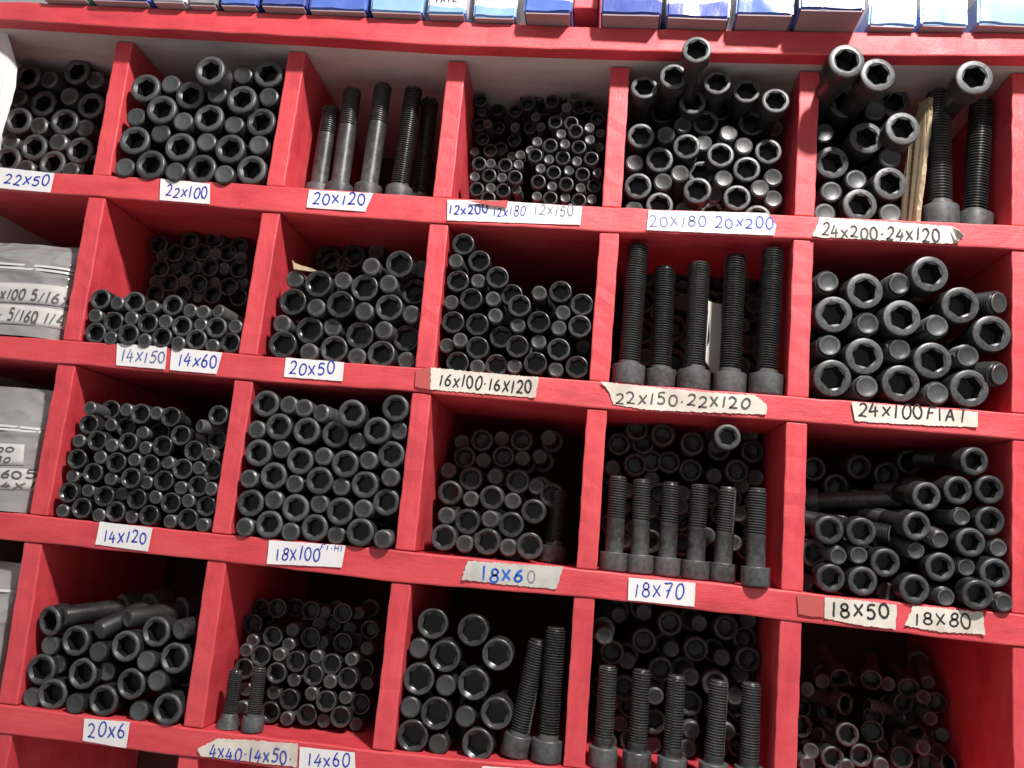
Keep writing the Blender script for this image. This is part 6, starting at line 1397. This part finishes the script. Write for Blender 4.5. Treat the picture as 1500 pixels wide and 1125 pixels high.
# ------------------------------------------------------------ plastic bags in the left column
def plastic(name, col, rough):
    m = mat(name, col, rough, 0, 0.5, Coat_Weight=0.8, Coat_Roughness=0.1)
    n = noise(m, 12, 4, 0.6, sx=(1, 1, 2)); r = ramp(m, n.outputs['Fac'], [(0.35, tuple(.72 * c for c in col)), (0.65, col)])
    lk(m, r.outputs['Color'], bsdf(m).inputs['Base Color'])
    n2 = noise(m, 16, 5, 0.55, sx=(1, 1, 2.2)); bump(m, n2.outputs['Fac'], 0.006, 0.4); return m
BAG = plastic('clear_grey_plastic', (0.30, 0.30, 0.295), 0.2)
ZIP = mat('zip_seal', (0.62, 0.62, 0.62), 0.25)
SLIP = paper('grey_paper_slip', (0.55, 0.55, 0.52), (0.46, 0.46, 0.44))
def bag(x0, x1, z0, z1, y0, slips, zipz, lab):
    o = link('plastic_bag', None); o.location = ((x0 + x1) / 2, y0, z0); cx, cz = (x0 + x1) / 2, z0
    nx, nz = 44, 56; vs = []; fs = []; w = x1 - x0; h = z1 - z0; rnd = random.Random(int(z0 * 1e4))
    front = lambda u, v: -.030 * (max(0, 1 - (2 * u - 1) ** 4) ** .5) * (max(0, 1 - (1.25 * v - .35) ** 2 / 1.0) ** .5 if v > .28 else 1) + .010 * v
    for side in (1, -1):
        for i in range(nz + 1):
            for j in range(nx + 1):
                u, v = j / nx, i / nz
                q = Vector((u * 2.2 + z0 * 9, v * 3.4, side * 3.1)); cr = mnoise.fractal(q * 1.3, 1.0, 2.0, 4); rd = 1 - abs(mnoise.noise(q * 2.1))
                y = .012 + side * (front(u, v)) - side * (.0025 * cr + .0035 * (rd ** 4 - .4)) * (.25 if v < .55 else 1.0)
                vs.append(((u - .5) * w, y, v * h))
    K = (nx + 1) * (nz + 1)
    for s in (0, 1):
        for i in range(nz):
            for j in range(nx):
                a = s * K + i * (nx + 1) + j; q = (a, a + 1, a + nx + 2, a + nx + 1); fs.append(q if s == 0 else q[::-1])
    link('bag_pouch', mesh_from('bag_pouch', vs, fs, BAG, 180), o)
    yv = lambda x, z: .012 + front(min(max(x / w + .5, .02), .98), min(max(z / h, 0), 1)) - .0012
    def sheet(name, poly, m, off=0):
        # poly: 4 (x, z) corners, draped on the pouch front
        vs = []; fs = []; n, k = 14, 4
        for i in range(k + 1):
            for j in range(n + 1):
                u, v = j / n, i / k
                x = (1 - v) * ((1 - u) * poly[3][0] + u * poly[2][0]) + v * ((1 - u) * poly[0][0] + u * poly[1][0]) - cx
                z = (1 - v) * ((1 - u) * poly[3][1] + u * poly[2][1]) + v * ((1 - u) * poly[0][1] + u * poly[1][1]) - cz
                vs.append((x, yv(x, z) - off, z))
        for i in range(k):
            for j in range(n):
                a = i * (n + 1) + j; fs.append((a, a + 1, a + n + 2, a + n + 1))
        s = link(name, mesh_from(name, vs, fs, m, 180), o); md = s.modifiers.new('thick', 'SOLIDIFY'); md.thickness = .0005; return s
    for zz in zipz:
        sheet('zip_seal', [(x0 + .003, zz + .0025), (x1 - .003, zz + .0025), (x1 - .003, zz), (x0 + .003, zz)], ZIP, .0006)
    for (poly, texts) in slips:
        s = sheet('paper_slip', poly, SLIP)
        for (t, p0, p1, hh, pen) in texts:
            v, f = writing(t, p0, p1, hh, pen, lambda u, q, off: (u - cx, yv(u - cx, q - cz) - .0009 - off, q - cz), rnd)
            link('handwriting', mesh_from('handwriting', v, f, INK['darkgrey']), s)
    tag(o, lab, 'bag')
for b in [
 (0.034, 0.1846, 1.2682, 1.377, 0.014, [([(0.08454, 1.32533), (0.18096, 1.32852), (0.18448, 1.306), (0.08933, 1.30266)], [('/4 X100 5/16X', (0.09245, 1.30668), (0.18252, 1.30814), 0.01208, 0.00151)]), ([(0.08964, 1.30115), (0.18443, 1.30223), (0.18611, 1.28132), (0.09423, 1.27944)], [('. 5/16Q 1/4', (0.11846, 1.28414), (0.18235, 1.2848), 0.01269, 0.00149)])], [1.3476, 1.343], 'clear plastic bag with two handwritten paper slips, left of 14X150 compartment'),
 (0.034, 0.1847, 1.0847, 1.2158, 0.014, [([(0.11346, 1.15181), (0.16647, 1.15473), (0.1701, 1.13296), (0.1184, 1.12859)], [('100', (0.13215, 1.14331), (0.15919, 1.14556), 0.00563, 0.00113), ('30', (0.14336, 1.13355), (0.15759, 1.13474), 0.0056, 0.00112)]), ([(0.11899, 1.12579), (0.1827, 1.13048), (0.18475, 1.10883), (0.12373, 1.10352)], [('1605', (0.14519, 1.11738), (0.18241, 1.12057), 0.00835, 0.00139), ('4X1', (0.15479, 1.10763), (0.183, 1.11008), 0.00692, 0.00138)])], [1.171, 1.1674], 'clear plastic bag with small slips, left of the 14X120 compartment'),
 (0.034, 0.1841, 0.8996, 1.0323, 0.014, [], [1.0031], 'clear plastic bag at the left photo edge, left of 20X6 compartment'),
]: bag(*b)

# ------------------------------------------------------------ cardboard, sheets, tape
def sheet3(name, pts, th, m, lab, cat, torn=0.0, seed=1):
    """polygon of 3D points, thickened, its rim torn"""
    rnd = random.Random(seed); P = []
    for a, b in zip(pts, pts[1:] + pts[:1]):
        a, b = Vector(a), Vector(b); n = max(1, int((b - a).length / .005))
        for i in range(n): P.append(a.lerp(b, i / n) + Vector((rnd.uniform(-torn, torn), 0, rnd.uniform(-torn, torn))))
    bm = bmesh.new(); f = bm.faces.new([bm.verts.new(p) for p in P]); bmesh.ops.triangulate(bm, faces=[f])
    me = bpy.data.meshes.new(name); bm.to_mesh(me); bm.free(); me.materials.append(m)
    o = link(name, me); md = o.modifiers.new('thick', 'SOLIDIFY'); md.thickness = th; md.offset = 0
    return tag(o, lab, cat)
for a in [
 ('added_white_sheet', [(0.01058, -0.004, 1.62998), (0.05087, -0.002, 1.63179), (0.06095, 0.004, 1.60679), (0.06777, 0.012, 1.58278), (0.07088, 0.012, 1.55909), (0.07129, 0.008, 1.52169), (0.07304, 0.002, 1.48984), (0.0466, -0.004, 1.46127)], 0.001, 'white', 'added white sheet standing in for brightness at left edge beside 22X50 bolts', 'sheet', 0.0002),  # added sheet stands in for a bright white area at the left edge
 ('cardboard_divider', [(1.07685, 0.012, 1.59), (1.07465, 0.012, 1.53911), (1.06889, 0.012, 1.49984), (1.06506, 0.012, 1.4505), (1.05938, 0.045, 1.46381), (1.06429, 0.045, 1.51899), (1.06986, 0.04, 1.57276), (1.07356, 0.03, 1.59377)], 0.0045, 'card', 'torn brown cardboard sheet upright beside the bolts above 24X200 label', 'cardboard', 0.0006),
 ('plastic_sheet', [(0.86485, 0.048, 1.37363), (0.86813, 0.048, 1.36828), (0.87928, 0.048, 1.36681), (0.88304, 0.048, 1.29088), (0.87432, 0.048, 1.29203), (0.86578, 0.048, 1.30584), (0.86918, 0.048, 1.32425), (0.86917, 0.048, 1.34805)], 0.0012, 'grey', 'grey sheet with torn edge behind the standing 22X150 bolts', 'sheet', 0.0008),
 ('plastic_scrap', [(0.42532, 0.01, 1.37425), (0.42821, 0.01, 1.37092), (0.43771, 0.008, 1.36737), (0.4515, 0.004, 1.36434), (0.45705, 0.004, 1.36123), (0.44341, 0.004, 1.36071), (0.42946, 0.006, 1.36324)], 0.0015, 'card', 'twisted tan plastic scrap on the bolts above 20X50 label', 'scrap', 0.0006),
 ('brown_tape', [(0.57529, -0.0038, 1.2635), (0.59307, -0.0038, 1.26763), (0.59225, -0.0038, 1.24308), (0.57586, -0.0038, 1.24601)], 0.0005, 'tape', 'brown tape scrap at the left end of the 16X100 label', 'tape', 0.0006),
 ('brown_tape', [(0.61032, -0.0062, 1.44474), (0.65157, -0.0062, 1.44666), (0.65085, -0.0062, 1.43917), (0.62931, -0.0062, 1.44094)], 0.0004, 'tape', 'thin brown tape strip along the top of the 12X200 label', 'tape', 0.0004),
 ('brown_tape', [(0.95608, -0.0038, 1.07908), (0.98011, -0.0038, 1.07711), (0.98061, -0.0038, 1.05997), (0.95732, -0.0038, 1.06072)], 0.0005, 'tape', 'brown tape patch left of the 18X50 label', 'tape', 0.0006),
 ('paper_curl', [(1.09059, -0.007, 1.44386), (1.09482, -0.014, 1.43731), (1.10089, -0.01, 1.43356), (1.09552, -0.006, 1.43049)], 0.0008, 'cream', 'curled tan paper end at the right of the 24X200 label', 'paper scrap', 0.0003),
]:
    mm = {'card': CARD, 'grey': GREYSHEET, 'tape': TAPE, 'white': WHITE, 'cream': PAPER['cream']}[a[3]]
    sheet3(a[0], a[1], a[2], mm, a[4], a[5], a[6], len(a[1]))
